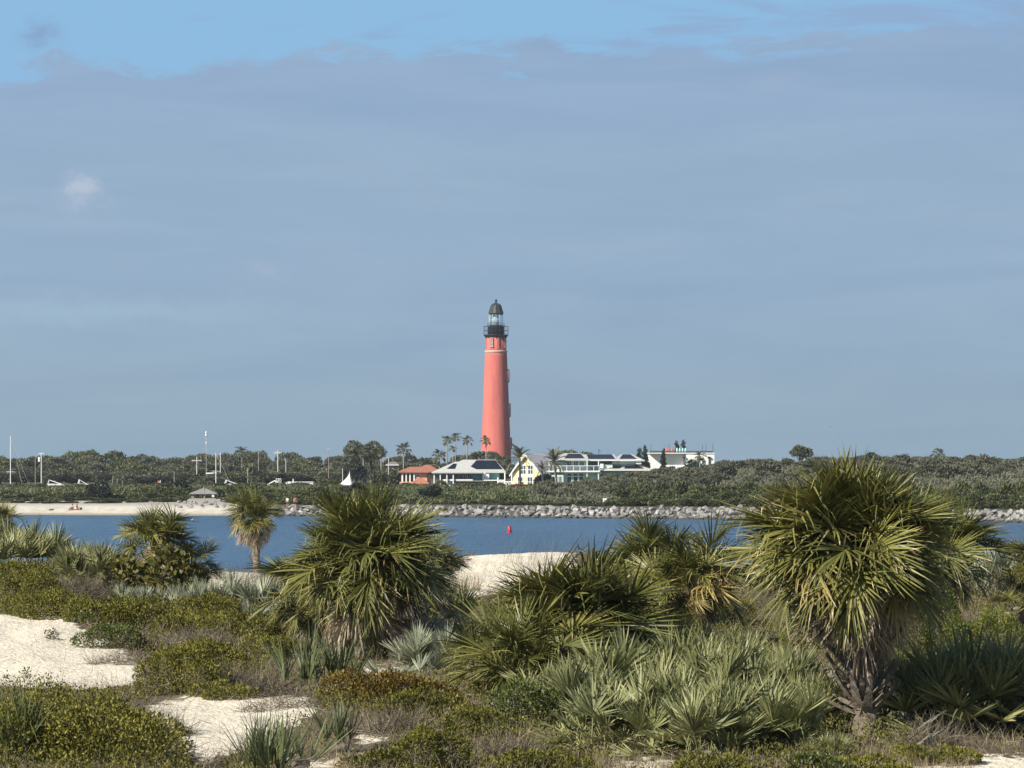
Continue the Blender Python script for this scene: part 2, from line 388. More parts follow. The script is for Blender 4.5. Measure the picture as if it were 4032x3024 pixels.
g.put(b.inputs['Height'], g.noise(tc, 4, 5)); g.put(p.inputs['Normal'], b.outputs[0]); finish(g, nt, p.outputs[0])
def rock_mesh(seed, n=13):
    rs = np.random.default_rng(seed); bm = bmesh.new()
    P = rs.normal(size=(n, 3)); P /= np.linalg.norm(P, axis=1)[:, None]; P *= rs.uniform(.42, .60, (n, 1)); P *= np.array([1.25, .95, .82])
    for q in P: bm.verts.new(q)
    bmesh.ops.convex_hull(bm, input=bm.verts); bmesh.ops.delete(bm, geom=[v for v in bm.verts if not v.link_faces], context='VERTS')
    bmesh.ops.bevel(bm, geom=bm.edges[:], offset=.035, segments=1, affect='EDGES')
    bmesh.ops.recalc_face_normals(bm, faces=bm.faces)
    me = bpy.data.meshes.new('rock'); bm.to_mesh(me); bm.free(); me.materials.append(MATS['granite']); return me
ROCKS = [rock_mesh(100+i) for i in range(9)]
rev = empty('rock_revetment', fground(2500, 615), label='long sloping bank of pale grey boulders at the far waterline', cat='revetment')
RP = []
x = -33.5
while x < 74:
    y0 = float(shore(x))
    for row in range(8):
        s = -1.9+row*1.3+random.uniform(-.4, .4); xx = x+random.uniform(-.5, .5)+(row % 2)*.5
        sz = random.uniform(.55, 1.2)*(1.15 if random.random() < .15 else 1)*(1.0+.10*(xx > 20))
        y = float(shore(xx))+s; z = max(float(zfar(xx, y)), -.22)+sz*.14
        RP.append((xx, y, z, sz))
    x += .74
for k in range(44):                                    # loose rocks at the foot of the pavilion
    xx = random.uniform(-52, -36); y = float(shore(xx))+random.uniform(15, 34); sz = random.uniform(.35, .8)
    RP.append((xx, y, float(zfar(xx, y))+sz*.12, sz))
vis = sorted(range(len(RP)), key=lambda i: -RP[i][3]+(9 if not (-36 < RP[i][0] < 36 or 58 < RP[i][0]) else 0))
first = set(vis[:300])
inv = Vector(rev.location)
for i in vis[:300]:
    X_, Y_, Z_, s_ = RP[i]
    obj('rock', ROCKS[i % 9], rev, Vector((X_, Y_, Z_))-inv, (random.uniform(-.5, .5), random.uniform(-.5, .5), random.uniform(0, 6.28)), s_)
bmf = bmesh.new()
for i in range(len(RP)):
    if i in first: continue
    X_, Y_, Z_, s_ = RP[i]; n0 = len(bmf.verts); bmf.from_mesh(ROCKS[i % 9]); bmf.verts.ensure_lookup_table()
    Mx = Matrix.Translation(Vector((X_, Y_, Z_))-inv) @ Matrix.Rotation(random.uniform(0, 6.28), 4, 'Z') @ Matrix.Rotation(random.uniform(-.5, .5), 4, 'X') @ Matrix.Scale(s_, 4)
    for v in bmf.verts[n0:]: v.co = Mx @ v.co
me = bpy.data.meshes.new('rock_fill'); bmf.to_mesh(me); bmf.free(); me.materials.append(MATS['granite'])
tag(obj('rock_fill', me, rev), kind='stuff')

# ------------------------------------------------------------------ lighthouse
m, g, nt = new_mat('red_brick'); tc = g.node('ShaderNodeTexCoord').outputs['Object']
br = g.node('ShaderNodeTexBrick'); g.put(br.inputs['Vector'], g.mapping(tc, (3, 3, 3))); br.inputs['Scale'].default_value = 1.
br.inputs['Color1'].default_value = (1, 1, 1, 1); br.inputs['Color2'].default_value = (.86, .86, .86, 1); br.inputs['Mortar'].default_value = (.8, .78, .76, 1)
c = g.mix(1.0, (.57, .158, .132), g.ramp(g.noise(g.mapping(tc, (.55, .55, .09)), 1., 7, .65), [(.25, (.78, .76, .76)), (.5, (1, 1, 1)), (.75, (1.10, 1.16, 1.16))]), 'MULTIPLY')
c = g.mix(.6, c, g.mix(1.0, c, br.outputs['Color'], 'MULTIPLY'))
p = g.node('ShaderNodeBsdfPrincipled'); g.put(p.inputs['Base Color'], c); p.inputs['Roughness'].default_value = .8; p.inputs['Specular IOR Level'].default_value = .2; finish(g, nt, p.outputs[0])
plain('stone_trim', (.52, .33, .29), .8, .25, 2.0); plain('black_iron', (.018, .024, .034), .45, .3, 1.5, spec=.4)
plain('dome_iron', (.028, .038, .038), .55, .5, 1.2); plain('window_and_shade_dark', (.02, .025, .03), .15, .2, 1., spec=.6)
plain('white_paint', (.78, .77, .74), .55, .06, 1.5); plain('lens_glass', (.62, .72, .74), .12, .3, 2.0, spec=.8)
m, g, nt = new_mat('clear_glass')
p = g.node('ShaderNodeBsdfGlossy'); p.inputs['Roughness'].default_value = .05; p.inputs['Color'].default_value = (.9, .95, 1, 1)
t = g.node('ShaderNodeBsdfTransparent'); t.inputs['Color'].default_value = (.80, .88, .90, 1); mx = g.node('ShaderNodeMixShader'); mx.inputs[0].default_value = .28
nt.links.new(t.outputs[0], mx.inputs[1]); nt.links.new(p.outputs[0], mx.inputs[2]); finish(g, nt, mx.outputs[0])
DL = 1371.0; PX = DL/F
LB = fground(1953, DL); LB.x = (1953-U0)*PX
lh = empty('lighthouse', LB, label='tall red brick lighthouse with black gallery and lantern rising behind the dune', cat='lighthouse')
def zl(v): return H0-(v-V0)*PX-LB.z
def rad(w): return w*PX/2
MT = MATS
prof = [(rad(124), 0), (rad(121), zl(1820)), (rad(117), zl(1762)), (rad(114), zl(1740)), (rad(108), zl(1670)), (rad(102), zl(1590)), (rad(97), zl(1520)), (rad(91), zl(1450)), (rad(87), zl(1400)), (rad(84.5), zl(1390))]
MB().lathe(prof, 64).obj('tower', MT['red_brick'], lh, True)
MB().lathe([(rad(85), zl(1391)), (rad(88), zl(1389)), (rad(90), zl(1385)), (rad(88), zl(1381)), (rad(82), zl(1379))], 64).obj('stone_band', MT['stone_trim'], lh, True)
wr = MB().lathe([(rad(80), zl(1379.5)), (rad(80), zl(1374)), (rad(76.5), zl(1371)), (rad(76), zl(1326))], 64).obj('watch_room', MT['red_brick'], lh, True)
for k in range(8):                                     # raised pilasters round the watch room
    a = 2*math.pi*(k+.28)/8
    mb = MB().box(-.34, .34, -.16, .10, zl(1374), zl(1330)); o = mb.obj('pilaster', MT['red_brick'], wr)
    o.location = (math.sin(a)*rad(77), -math.cos(a)*rad(77), 0); o.rotation_euler = (0, 0, a)
def lh_window(parent, ang, r, v0, v1, w, hood=False, name='window'):
    """a recessed tall window with stone surround and, down the shaft, a hood"""
    z0, z1 = zl(v1), zl(v0)
    o = MB().box(-w/2-.18, -w/2, -.32, .5, z0, z1).box(w/2, w/2+.18, -.32, .5, z0, z1).box(-w/2-.18, w/2+.18, -.32, .5, z1, z1+.3).box(-w/2-.3, w/2+.3, -.42, .5, z0-.25, z0).obj(name, MT['red_brick'] if hood else MT['stone_trim'], parent)
    o.location = (math.sin(ang)*r, -math.cos(ang)*r, 0); o.rotation_euler = (0, 0, ang)
    MB().box(-w/2, w/2, -.05, .3, z0, z1).obj('pane', MT['window_and_shade_dark'], o)
    MB().box(-.05, .05, -.10, -.05, z0, z1).box(-w/2, w/2, -.10, -.05, (z0+z1)/2-.05, (z0+z1)/2+.05).box(-w/2, -w/2+.08, -.1, -.05, z0, z1).box(w/2-.08, w/2, -.1, -.05, z0, z1).obj('sash', MT['white_paint'], o)
    if hood:
        MB().prism([(-w/2-.35, z1+.3), (w/2+.35, z1+.3), (0, z1+.95)], -.55, .5).obj('hood', MT['stone_trim'], o)
        MB().box(-w/2-.34, -w/2-.18, -.5, .5, z0, z1+.3).box(w/2+.18, w/2+.34, -.5, .5, z0, z1+.3).obj('jamb', MT['stone_trim'], o)
lh_window(wr, -R(24), rad(77), 1334, 1365, .62)
lh_window(wr, R(66), rad(77), 1334, 1365, .62)
tw = [c for c in lh.children if c.name.startswith('tower')][0]
for v0, v1 in ((1466, 1504), (1600, 1640), (1734, 1766)):
    vm = (v0+v1)/2; rr = np.interp(-vm, [-1762, -1740, -1670, -1590, -1520, -1450], [rad(q) for q in (117, 114, 108, 102, 97, 91)])
    lh_window(tw, R(76), rr-.05, v0, v1, .8, True)
MB().lathe([(rad(76.2), zl(1330)), (rad(80), zl(1328)), (rad(98), zl(1320)), (rad(98), zl(1318)), (rad(60), zl(1317.8))], 48).obj('gallery_deck', MT['black_iron'], lh, True)
for k in range(16):
    a = 2*math.pi*k/16; o = MB().prism([(0, zl(1330)), (0, zl(1334)), (.25, zl(1331)), (rad(18), zl(1321)), (rad(18), zl(1319.5))], -.08, .08).obj('bracket', MT['black_iron'], lh)
    o.location = (math.cos(a)*rad(77), math.sin(a)*rad(77), 0); o.rotation_euler = (0, 0, a)
MB().lathe([(rad(67), zl(1318)), (rad(67), zl(1286)), (rad(69), zl(1285)), (rad(69), zl(1283.5)), (rad(50), zl(1283.4))], 48).obj('drum', MT['black_iron'], lh, True)
def railing(r, v0, v1, n, t, name):
    o = MB()
    for zz in (zl(v0), (zl(v0)+zl(v1))/2): o.tube([(r*math.cos(q), r*math.sin(q), zz) for q in np.linspace(0, 2*math.pi, 37)], t, 5, False)
    for k in range(n):
        q = 2*math.pi*k/n; o.tube([(r*math.cos(q), r*math.sin(q), zl(v1)), (r*math.cos(q), r*math.sin(q), zl(v0))], t, 5)
    return o.obj(name, MT['black_iron'], lh)
railing(rad(96.5), 1284.5, 1319, 20, .055, 'railing'); railing(rad(66), 1271, 1284, 16, .04, 'lantern_railing')
RL = rad(54)
MB().lathe([(RL+.05, zl(1284)), (RL+.05, zl(1280.5)), (RL-.1, zl(1280.4))], 12).obj('lantern_sill', MT['black_iron'], lh)
for k in range(12):
    a0, a1 = 2*math.pi*k/12, 2*math.pi*(k+1)/12
    p0, p1 = (RL*math.cos(a0), RL*math.sin(a0)), (RL*math.cos(a1), RL*math.sin(a1))
    for va, vb in ((1281, 1260), (1260, 1239)):
        MB().add([(*p0, zl(va)), (*p1, zl(va)), (*p1, zl(vb)), (*p0, zl(vb))], [(0, 1, 2, 3)]).obj('pane', MT['clear_glass'], lh)
    MB().tube([(*p0, zl(1282)), (*p0, zl(1238))], .06, 5).tube([(*p0, zl(1260)), (*p1, zl(1260))], .045, 5).obj('glazing_bar', MT['white_paint'], lh)
MB().lathe([(.4, zl(1284)), (.95, zl(1279)), (1.25, zl(1268)), (1.3, zl(1260)), (1.2, zl(1252)), (.9, zl(1245)), (.5, zl(1240))], 20).obj('fresnel_lens', MT['lens_glass'], lh, True)
MB().lathe([(rad(54), zl(1240)), (rad(55), zl(1237.5)), (rad(60), zl(1233.5)), (rad(58), zl(1231.5)), (rad(48), zl(1218)), (rad(42), zl(1206)), (rad(35), zl(1200)), (rad(22), zl(1196)), (rad(10), zl(1194)), (.1, zl(1193.8))], 12).obj('dome', MT['dome_iron'], lh)
for k in range(12):
    a = 2*math.pi*k/12; c_, s_ = math.cos(a), math.sin(a)
    MB().tube([(rad(w)*c_, rad(w)*s_, zl(v)) for w, v in ((58.5, 1231.3), (48.5, 1217.8), (42.5, 1205.8), (35.3, 1199.6), (22, 1195.6), (8, 1193.5))], .05, 4).obj('rib', MT['dome_iron'], lh)
MB().lathe([(.34, zl(1194)), (.22, zl(1191)), (.22, zl(1189)), (.42, zl(1186)), (.44, zl(1183)), (.25, zl(1180)), (.06, zl(1179)), (.04, zl(1174))], 14).obj('ventilator', MT['black_iron'], lh, True)
# ------------------------------------------------------------------ foliage builders
def unit(a): return a/np.maximum(np.linalg.norm(a, axis=-1, keepdims=True), 1e-9)
def leaf_quads(P, D, W, L, B, tone):
    """leaves: base point P, direction D, width dir W, length L, breadth B -> rhombus-like quads"""
    L = np.asarray(L)[:, None]; B = np.asarray(B)[:, None]
    a = P; b = P+D*L*.45+W*B*.5; c = P+D*L; d = P+D*L*.45-W*B*.5
    V = np.stack([a, b, c, d], 1).reshape(-1, 3); n = len(P)
    return V, np.arange(n*4).reshape(n, 4), tone
def blob_points(rs, blobs, n, zmin=.0, shell=.30):
    """points on the outer shell of a union of ellipsoids (cx,cy,cz,rx,ry,rz)"""
    Bs = np.array(blobs, float); w = (Bs[:, 3]*Bs[:, 5]+Bs[:, 4]*Bs[:, 5]+Bs[:, 3]*Bs[:, 4]); w /= w.sum()
    P = []; N = []; Dp = []; got = 0
    while got < n:
        k = rs.choice(len(Bs), n, p=w); q = unit(rs.normal(size=(n, 3)))
        r = 1-shell*rs.random(n)**1.6
        p = Bs[k, :3]+q*Bs[k, 3:]*r[:, None]; nn = unit(q/Bs[k, 3:])
        ok = p[:, 2] > zmin
        for i in range(len(Bs)):
            rr = np.linalg.norm((p-Bs[i, :3])/Bs[i, 3:], axis=1); ok &= (rr > .72) | (k == i)
        P.append(p[ok]); N.append(nn[ok]); Dp.append(r[ok]); got += ok.sum()
    return np.concatenate(P)[:n], np.concatenate(N)[:n], np.concatenate(Dp)[:n]
def crown_mesh(name, mat, blobs, n, L, B, seed, up=.3, out=.8, rnd=.9, zmin=0., shell=.35, wind=(0, 0, 0), tbias=0.):
    rs = np.random.default_rng(seed); P, N, r = blob_points(rs, blobs, n, zmin, shell)
    D = unit(N*out+np.array([0, 0, up])+np.array(wind)+rs.normal(size=(n, 3))*rnd*.6)
    W = unit(np.cross(D, rs.normal(size=(n, 3))))
    clump = np.array([fbm(P[:, 0]*1.2/np.max(B+.3)+7, P[:, 1]*1.1/np.max(B+.3)+P[:, 2]*1.3/np.max(B+.3), seed)])[0]
    tone = np.clip(.5+rs.normal(size=n)*.17+clump*.4+tbias, 0, 1)
    V, Fq, t = leaf_quads(P, D, W, L*rs.uniform(.65, 1.25, n), B*rs.uniform(.7, 1.2, n), tone)
    return np_mesh(name, V, Fq, mat, t)
def rblobs(rs, n, R_, H, base=.2, flat=1.0):
    out = []
    for i in range(n):
        a = rs.uniform(0, 6.28); q = R_*.62*math.sqrt(rs.random()); rr = R_*rs.uniform(.30, .52)
        zc = base*H+(H-base*H)*rs.uniform(.25, .72)*(1-.45*(q/R_)**2)
        out.append((q*math.cos(a), q*math.sin(a), zc, rr, rr, min(rr*flat, (H-zc)*1.0+.2*rr)))
    return out
leaf('oak_leaves', [(0, (.045, .052, .030)), (.45, (.105, .115, .070)), (.8, (.155, .160, .105)), (1, (.22, .21, .165))], .6, .14, .2)
leaf('scrub_leaves', [(0, (.062, .070, .046)), (.45, (.100, .108, .070)), (.8, (.138, .140, .098)), (1, (.19, .186, .142))], .7, .12, .22)
leaf('belt_leaves', [(0, (.030, .040, .016)), (.5, (.085, .102, .040)), (.85, (.135, .148, .062)), (1, (.19, .19, .09))], .55, .15, .3)
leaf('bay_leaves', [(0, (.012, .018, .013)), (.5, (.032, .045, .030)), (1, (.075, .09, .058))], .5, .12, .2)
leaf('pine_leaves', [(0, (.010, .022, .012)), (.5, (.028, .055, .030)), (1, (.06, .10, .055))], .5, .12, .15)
leaf('red_flowers', [(0, (.05, .05, .02)), (.4, (.20, .06, .05)), (1, (.34, .10, .08))], .6, .2, .1)
leaf('dune_grass', [(0, (.10, .085, .055)), (.5, (.24, .205, .15)), (1, (.42, .37, .29))], .7, .2, .2)
plain('bark', (.13, .105, .085), .9, .4, 3., spec=.2); plain('grey_bark', (.27, .25, .23), .9, .35, 3., spec=.2); plain('palm_bark', (.20, .17, .14), .95, .45, 4., spec=.15, bump=.8, bscale=14)

def wood_tree(seed, R_, H, mat, n=3400, L=.6, B=.34, wind=(.25, .1, .1), nb=18):
    rs = np.random.default_rng(seed); root = bpy.data.objects.new('live_oak', None); COL.objects.link(root)
    bl = rblobs(rs, nb, R_, H, .28, .75)
    mb = MB(); mb.tube([(0, 0, -.4), (.1, 0, H*.2), (.25, .05, H*.42)], [.30, .22, .17], 7)
    for b in bl[:6]: mb.tube([(.15, 0, H*.25), (b[0]*.5, b[1]*.5, (H*.3+b[2])*.5), (b[0]*.95, b[1]*.95, b[2])], [.14, .09, .03], 5)
    mb.obj('trunk', MATS['bark'], root)
    obj('crown', crown_mesh('crown', mat, bl, n, L, B, seed, wind=wind, zmin=.25*H), root)
    return root
def instances(protos, places):
    """place copies; first use of each prototype places the prototype itself"""
    used = set()
    for (pi, loc, rz, sc, label, cat, grp) in places:
        p = protos[pi]
        o = p if pi not in used else copy_tree(p)
        used.add(pi); o.location = loc; o.rotation_euler = (0, 0, rz); o.scale = sc if hasattr(sc, '__len__') else (sc,)*3
        tag(o, label, cat, grp)
    for i, p in enumerate(protos):
        if i not in used:
            for c in list(p.children): bpy.data.objects.remove(c)
            bpy.data.objects.remove(p)
# the wood behind the marina
def wood_place(u): return 'behind the aqua awned sailboat' if u < 330 else 'in the wood behind the beach sitters and dead snags' if u < 720 else 'behind the boat shed and masts' if u < 1000 else 'behind the garden wall and crossarm pole' if u < 1320 else 'behind the tent and the coral house'
def shore_place(u): return 'above the open beach' if u < 700 else 'round the shore pavilion' if u < 1060 else 'above the boulders before the tent' if u < 1560 else 'below the coral house' if u < 1700 else 'below the teal house' if u < 1960 else 'below the yellow house' if u < 2140 else 'below the mint green house' if u < 2370 else 'right of the shore sign' if u < 2900 else 'at the foot of the high far dune'
protos = [wood_tree(300+i, 3.6+.5*(i % 3), 7.2+.4*(i % 2), MATS[('oak_leaves', 'oak_leaves', 'belt_leaves', 'oak_leaves', 'scrub_leaves')[i]]) for i in range(5)]
pl = []; rs = np.random.default_rng(11)
for row, (d, top) in enumerate(((1180, 1781), (1130, 1797), (1080, 1822), (1040, 1850), (1000, 1876))):
    u = -60
    while u < 1760:
        uu = u+rs.uniform(-25, 25); dd = d+rs.uniform(-14, 14)
        if not (row >= 3 and 1380 < uu) and not (row >= 2 and uu > 1500):
            L0 = fground(uu, dd, .2); tt = top+rs.uniform(-9, 12)+(10*math.sin(uu*.011+row)+6*math.sin(uu*.031))
            if uu > 1350: tt += 18
            h = H0-(tt-V0)*dd/F-L0.z; w = rs.uniform(.9, 1.25)
            pl.append((int(rs.integers(5)), L0, rs.uniform(0, 6.28), (w, w, max(.5, h/7.6)), '%s live oak %s' % (('skyline', 'second row', 'middle', 'lower', 'front edge')[row], wood_place(uu)), 'tree', 'oaks %d %s' % (row, wood_place(uu))))
        u += rs.uniform(58, 88)
instances(protos, pl)
def shrub_proto(name, seed, mat, R_=1.9, H=2.6, n=1300, L=.42, B=.3, nb=8, wind=(.1, 0, .1), twigs='bark'):
    rs = np.random.default_rng(seed); root = bpy.data.objects.new(name, None); COL.objects.link(root)
    bl = rblobs(rs, nb, R_, H, .02, .8); mb = MB()
    for b in bl[:5]: mb.tube([(0, 0, -.3), (b[0]*.5, b[1]*.5, b[2]*.5), (b[0], b[1], b[2])], [.06, .05, .02], 4)
    mb.obj('stem', MATS[twigs], root); obj('foliage', crown_mesh('foliage', mat, bl, n, L, B, seed, wind=wind, zmin=-.1), root); return root
# scrub on the right-hand dune (behind, further up the slope) and the green belt on the shore
sp_ = [shrub_proto('scrub_shrub', 400+i, MATS['scrub_leaves'], 1.9, 2.1, 1500, .36, .22) for i in range(4)]
def dune_row(d): return 'low on the far slope' if d < 700 else 'midway up the far slope' if d < 770 else 'along the far crest'
def dune_place(u): return 'beside the mint green house' if u < 2480 else 'below the white building' if u < 2830 else 'left of the wind swept tree' if u < 3130 else 'left of the lone palm' if u < 3690 else 'right of the lone palm'
pl = []
for d in np.arange(655, 850, 13):
    u = 2130+rs.uniform(0, 40)
    while u < 4120:
        dd = d+rs.uniform(-5, 5); x = (u-U0)*dd/F; s = dd-float(shore(x))
        if s > 24 and not (u < 2420 and dd > 850) and not (u < 2300 and dd > 760) and not (u < 2830 and dd > 880):
            L0 = fground(u, dd, .15); w = rs.uniform(.8, 1.3)
            pl.append((int(rs.integers(4)), L0, rs.uniform(0, 6.28), (w, w, rs.uniform(.75, 1.2)), 'grey scrub thicket %s %s' % (dune_row(dd), dune_place(u)), 'shrub', 'thickets %s %s' % (dune_row(dd), dune_place(u))))
        u += rs.uniform(62, 100)
if len(pl) > 200: pl = [pl[i] for i in np.linspace(0, len(pl)-1, 200).astype(int)]
instances(sp_, pl)
# wind-combed scrub that covers the far dune between the thickets
n = 120000; rs3 = np.random.default_rng(77); uu = rs3.uniform(2080, 4140, n); dd = 600+(900-600)*rs3.random(n); xx = (uu-U0)*dd/F; s_ = dd-shore(xx)
kp = (s_ > 16) & ~((uu < 2420) & (dd > 845)) & ~((uu < 2300) & (dd > 770)) & ~((uu < 2830) & (dd > 880)); xx, dd = xx[kp], dd[kp]; n = len(xx); hgt = np.clip(.75+2.6*fbm(xx*.35, dd*.12, 61), .15, 2.2)
P = np.stack([xx, dd, zfar(xx, dd)+hgt*rs3.random(n)**.6], 1); D = unit(np.stack([rs3.normal(size=n)*.5+.45, rs3.normal(size=n)*.5, np.abs(rs3.normal(size=n))*.6+.35], 1)); W = unit(np.cross(D, rs3.normal(size=(n, 3))))
V, Fq, t = leaf_quads(P, D, W, .5*rs3.uniform(.6, 1.3, n), .17*rs3.uniform(.7, 1.2, n), np.clip(.5+rs3.normal(size=n)*.2+.9*fbm(xx*.12, dd*.05, 62), 0, 1))
tag(obj('dune_scrub', np_mesh('dune_scrub', V, Fq, MATS['scrub_leaves'], t)), 'grey tan wind combed scrub blanketing the far dune', 'scrub', kind='stuff')
n = 70000; uu = rs3.uniform(-80, 2400, n); dd = 640+(925-640)*rs3.random(n); xx = (uu-U0)*dd/F; s_ = dd-shore(xx)
kp = (s_ > np.where(xx < -38, 50, 14)) & (zfar(xx, dd) > 1.0); xx, dd = xx[kp], dd[kp]; n = len(xx); hgt = np.clip(.45+1.6*fbm(xx*.3, dd*.1, 63), .1, 1.1)
P = np.stack([xx, dd, zfar(xx, dd)+hgt*rs3.random(n)**.6], 1); D = unit(np.stack([rs3.normal(size=n)*.6+.2, rs3.normal(size=n)*.5, np.abs(rs3.normal(size=n))*.6+.35], 1)); W = unit(np.cross(D, rs3.normal(size=(n, 3))))
V, Fq, t = leaf_quads(P, D, W, .5*rs3.uniform(.6, 1.3, n), .24*rs3.uniform(.7, 1.2, n), np.clip(.5+rs3.normal(size=n)*.2+.9*fbm(xx*.12, dd*.05, 64), 0, 1))
tag(obj('yard_scrub', np_mesh('yard_scrub', V, Fq, MATS['belt_leaves'], t)), 'low green undergrowth covering the flat ground behind the far bank', 'undergrowth', kind='stuff')
bp_ = [shrub_proto('shore_shrub', 430+i, MATS['belt_leaves'], 1.8, 2.5, 1400, .36, .26) for i in range(4)]
pl = []
for s, hs, st in ((14, .55, 56), (20, .8, 66), (27, 1.0, 70), (35, 1.15, 74)):
    u = -50
    while u < 4100:
        u2 = u+rs.uniform(-14, 14); d = 620.0
        for _ in range(4):
            x = (u2-U0)*d/F; ss_ = s+21*(1-float(sstep(x, -44, -34)))
            d = float(shore(x))+ss_
        if not (715 < u2 < 905 and s < 33):
            L0 = fground(u2, d, .2); w = rs.uniform(.8, 1.15); far_left = u2 < 560
            pl.append((int(rs.integers(4)), L0, rs.uniform(0, 6.28), (w, w, hs*rs.uniform(.75, 1.25)*(.45 if far_left else (.82 if u2 < 1300 else .60 if u2 < 1560 else .42 if u2 < 2400 else 1.05))), '%s row green shore shrub %s' % ({14: 'front', 20: 'second', 27: 'third', 35: 'back'}[s], shore_place(u2)), 'shrub', 'shore shrubs %d %s' % (s, shore_place(u2))))
        u += rs.uniform(.8, 1.15)*st
instances(bp_, pl)
# dark, taller bay bushes standing out of the belt
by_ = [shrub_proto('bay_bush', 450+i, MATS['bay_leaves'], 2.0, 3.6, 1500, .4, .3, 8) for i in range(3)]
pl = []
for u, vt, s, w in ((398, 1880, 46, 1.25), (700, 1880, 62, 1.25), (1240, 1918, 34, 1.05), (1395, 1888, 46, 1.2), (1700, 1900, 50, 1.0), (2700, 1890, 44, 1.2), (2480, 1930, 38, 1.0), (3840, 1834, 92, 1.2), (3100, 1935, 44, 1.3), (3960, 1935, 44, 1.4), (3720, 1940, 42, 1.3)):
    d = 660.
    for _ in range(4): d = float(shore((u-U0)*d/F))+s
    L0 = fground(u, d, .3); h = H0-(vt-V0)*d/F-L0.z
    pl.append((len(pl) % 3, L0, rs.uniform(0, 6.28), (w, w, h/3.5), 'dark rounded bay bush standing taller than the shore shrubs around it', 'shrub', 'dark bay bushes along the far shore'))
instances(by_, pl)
# bushes round the houses, and on the mound before the lighthouse
gp_ = [shrub_proto('garden_bush', 470+i, MATS['belt_leaves'], 1.9, 3.0, 1300, .4, .28) for i in range(3)]
pl = []
for u, vt, d, w in ((1735, 1886, 915, .8), (1930, 1895, 912, 1.2), (1880, 1905, 905, 1.1), (1960, 1910, 900, .9), (1830, 1915, 902, 1.0), (1965, 1850, 935, 1.25), (1640, 1925, 915, 1.1), (1590, 1935, 912, 1.0), (2140, 1868, 926, 1.05), (2225, 1925, 890, 1.2), (2290, 1915, 888, 1.3), (2160, 1928, 888, 1.1), (2075, 1932, 888, 1.2), (2340, 1890, 880, 1.3), (1530, 1905, 930, 1.3), (1480, 1912, 930, 1.3), (1420, 1910, 930, 1.3), (1545, 1836, 985, 1.3), (1100, 1914, 905, 1.4), (1180, 1917, 905, 1.4), (1270, 1905, 905, 1.2), (1290, 1880, 960, 1.4), (1010, 1912, 900, 1.3), (930, 1915, 900, 1.4), (690, 1893, 905, 1.4), (620, 1900, 905, 1.4), (540, 1905, 900, 1.4), (480, 1915, 900, 1.3), (150, 1928, 905, 1.2), (320, 1927, 900, 1.2), (760, 1904, 900, 1.3), (860, 1908, 905, 1.4), (60, 1933, 900, 1.2), (400, 1922, 905, 1.2)):
    L0 = fground(u, d, .3); h = max(1.6, H0-(vt-V0)*d/F-L0.z)
    pl.append((len(pl) % 3, L0, rs.uniform(0, 6.28), (w, w, h/2.9), 'olive green garden bush %s %s' % ('hugging the yards' if d > 920 else 'standing clear', shore_place(u)), 'shrub', 'garden bushes %s' % shore_place(u)))
instances(gp_, pl)
mp_ = [shrub_proto('mound_scrub', 490+i, MATS['oak_leaves'], 2.4, 2.6, 1500, .5, .34) for i in range(3)]
pl = []
for k in range(40):
    u = rs.uniform(1690, 2030); d = rs.uniform(1105, 1180); L0 = fground(u, d, .3)
    pl.append((k % 3, L0, rs.uniform(0, 6.28), (rs.uniform(.9, 1.3),)*2+(rs.uniform(.75, 1.05),), 'dark scrub clinging to the mound at the lighthouse foot', 'shrub', 'scrub on the mound before the lighthouse'))
for k in range(18):
    u = rs.uniform(2170, 2330); d = rs.uniform(1095, 1140); L0 = fground(u, d, .3)
    pl.append((k % 3, L0, rs.uniform(0, 6.28), (rs.uniform(1.0, 1.3),)*2+(max(.7, (H0-(1772+rs.uniform(0, 14)+abs(u-2215)*.12-V0)*d/F-L0.z)/2.6),), 'brown green thicket rising behind the mint green house', 'shrub', 'thicket behind the mint green house'))
instances(mp_, pl)
rb = shrub_proto('bougainvillea', 497, MATS['red_flowers'], 2.0, 1.9, 1500, .32, .24)
rb.location = fground(2055, 896, .2); rb.scale = (1.35, .8, (H0-(1907-V0)*896/F-rb.location.z)/1.9); tag(rb, 'rusty red flowering bush along the yellow house front', 'shrub')

# --- single trees
def single_tree(u, vt, d, width_px, seed, mat, label, nb=12, n=2800, base=.3, flat=.8, lean=0., L=.5, B=.34, bark='bark', name='tree'):
    L0 = fground(u, d, .3); H = H0-(vt-V0)*d/F-L0.z; R_ = width_px*d/F/2; rs = np.random.default_rng(seed)
    bl = rblobs(rs, nb, R_, H, base, flat); bl = [(b[0]+lean*H*.5*b[2]/H, *b[1:]) for b in bl]
    root = empty(name, L0, label=label, cat='tree'); mb = MB()
    mb.tube([(0, 0, -.4), (lean*.1*H, 0, H*.25), (lean*.3*H, .05, H*.55)], [.28, .2, .13], 7)
    for b in bl[:8]: mb.tube([(lean*.1*H, 0, H*.28), ((b[0]+lean*.1*H)*.5, b[1]*.5, (H*.36+b[2])*.5), (b[0], b[1], b[2])], [.12, .08, .03], 5)
    mb.obj('trunk', MATS[bark], root); obj('crown', crown_mesh('crown', mat, bl, n, L, B, seed, zmin=base*H*.8), root); return root
single_tree(1395, 1732, 985, 105, 601, MATS['oak_leaves'], 'tall dark tree with ragged crown above the white tent', 16, 2600, .45, 1.0, .05)
single_tree(1462, 1722, 990, 90, 602, MATS['oak_leaves'], 'tallest flat topped tree beside the palm clump near the tent', 14, 2200, .45, .8, .05)
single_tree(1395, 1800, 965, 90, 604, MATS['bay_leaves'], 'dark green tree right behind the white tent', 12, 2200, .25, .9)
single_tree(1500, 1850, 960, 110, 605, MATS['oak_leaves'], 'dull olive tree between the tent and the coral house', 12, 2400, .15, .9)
single_tree(1960, 1835, 938, 70, 606, MATS['bay_leaves'], 'dark tree between the teal house and the yellow house', 10, 2000, .05, .9)
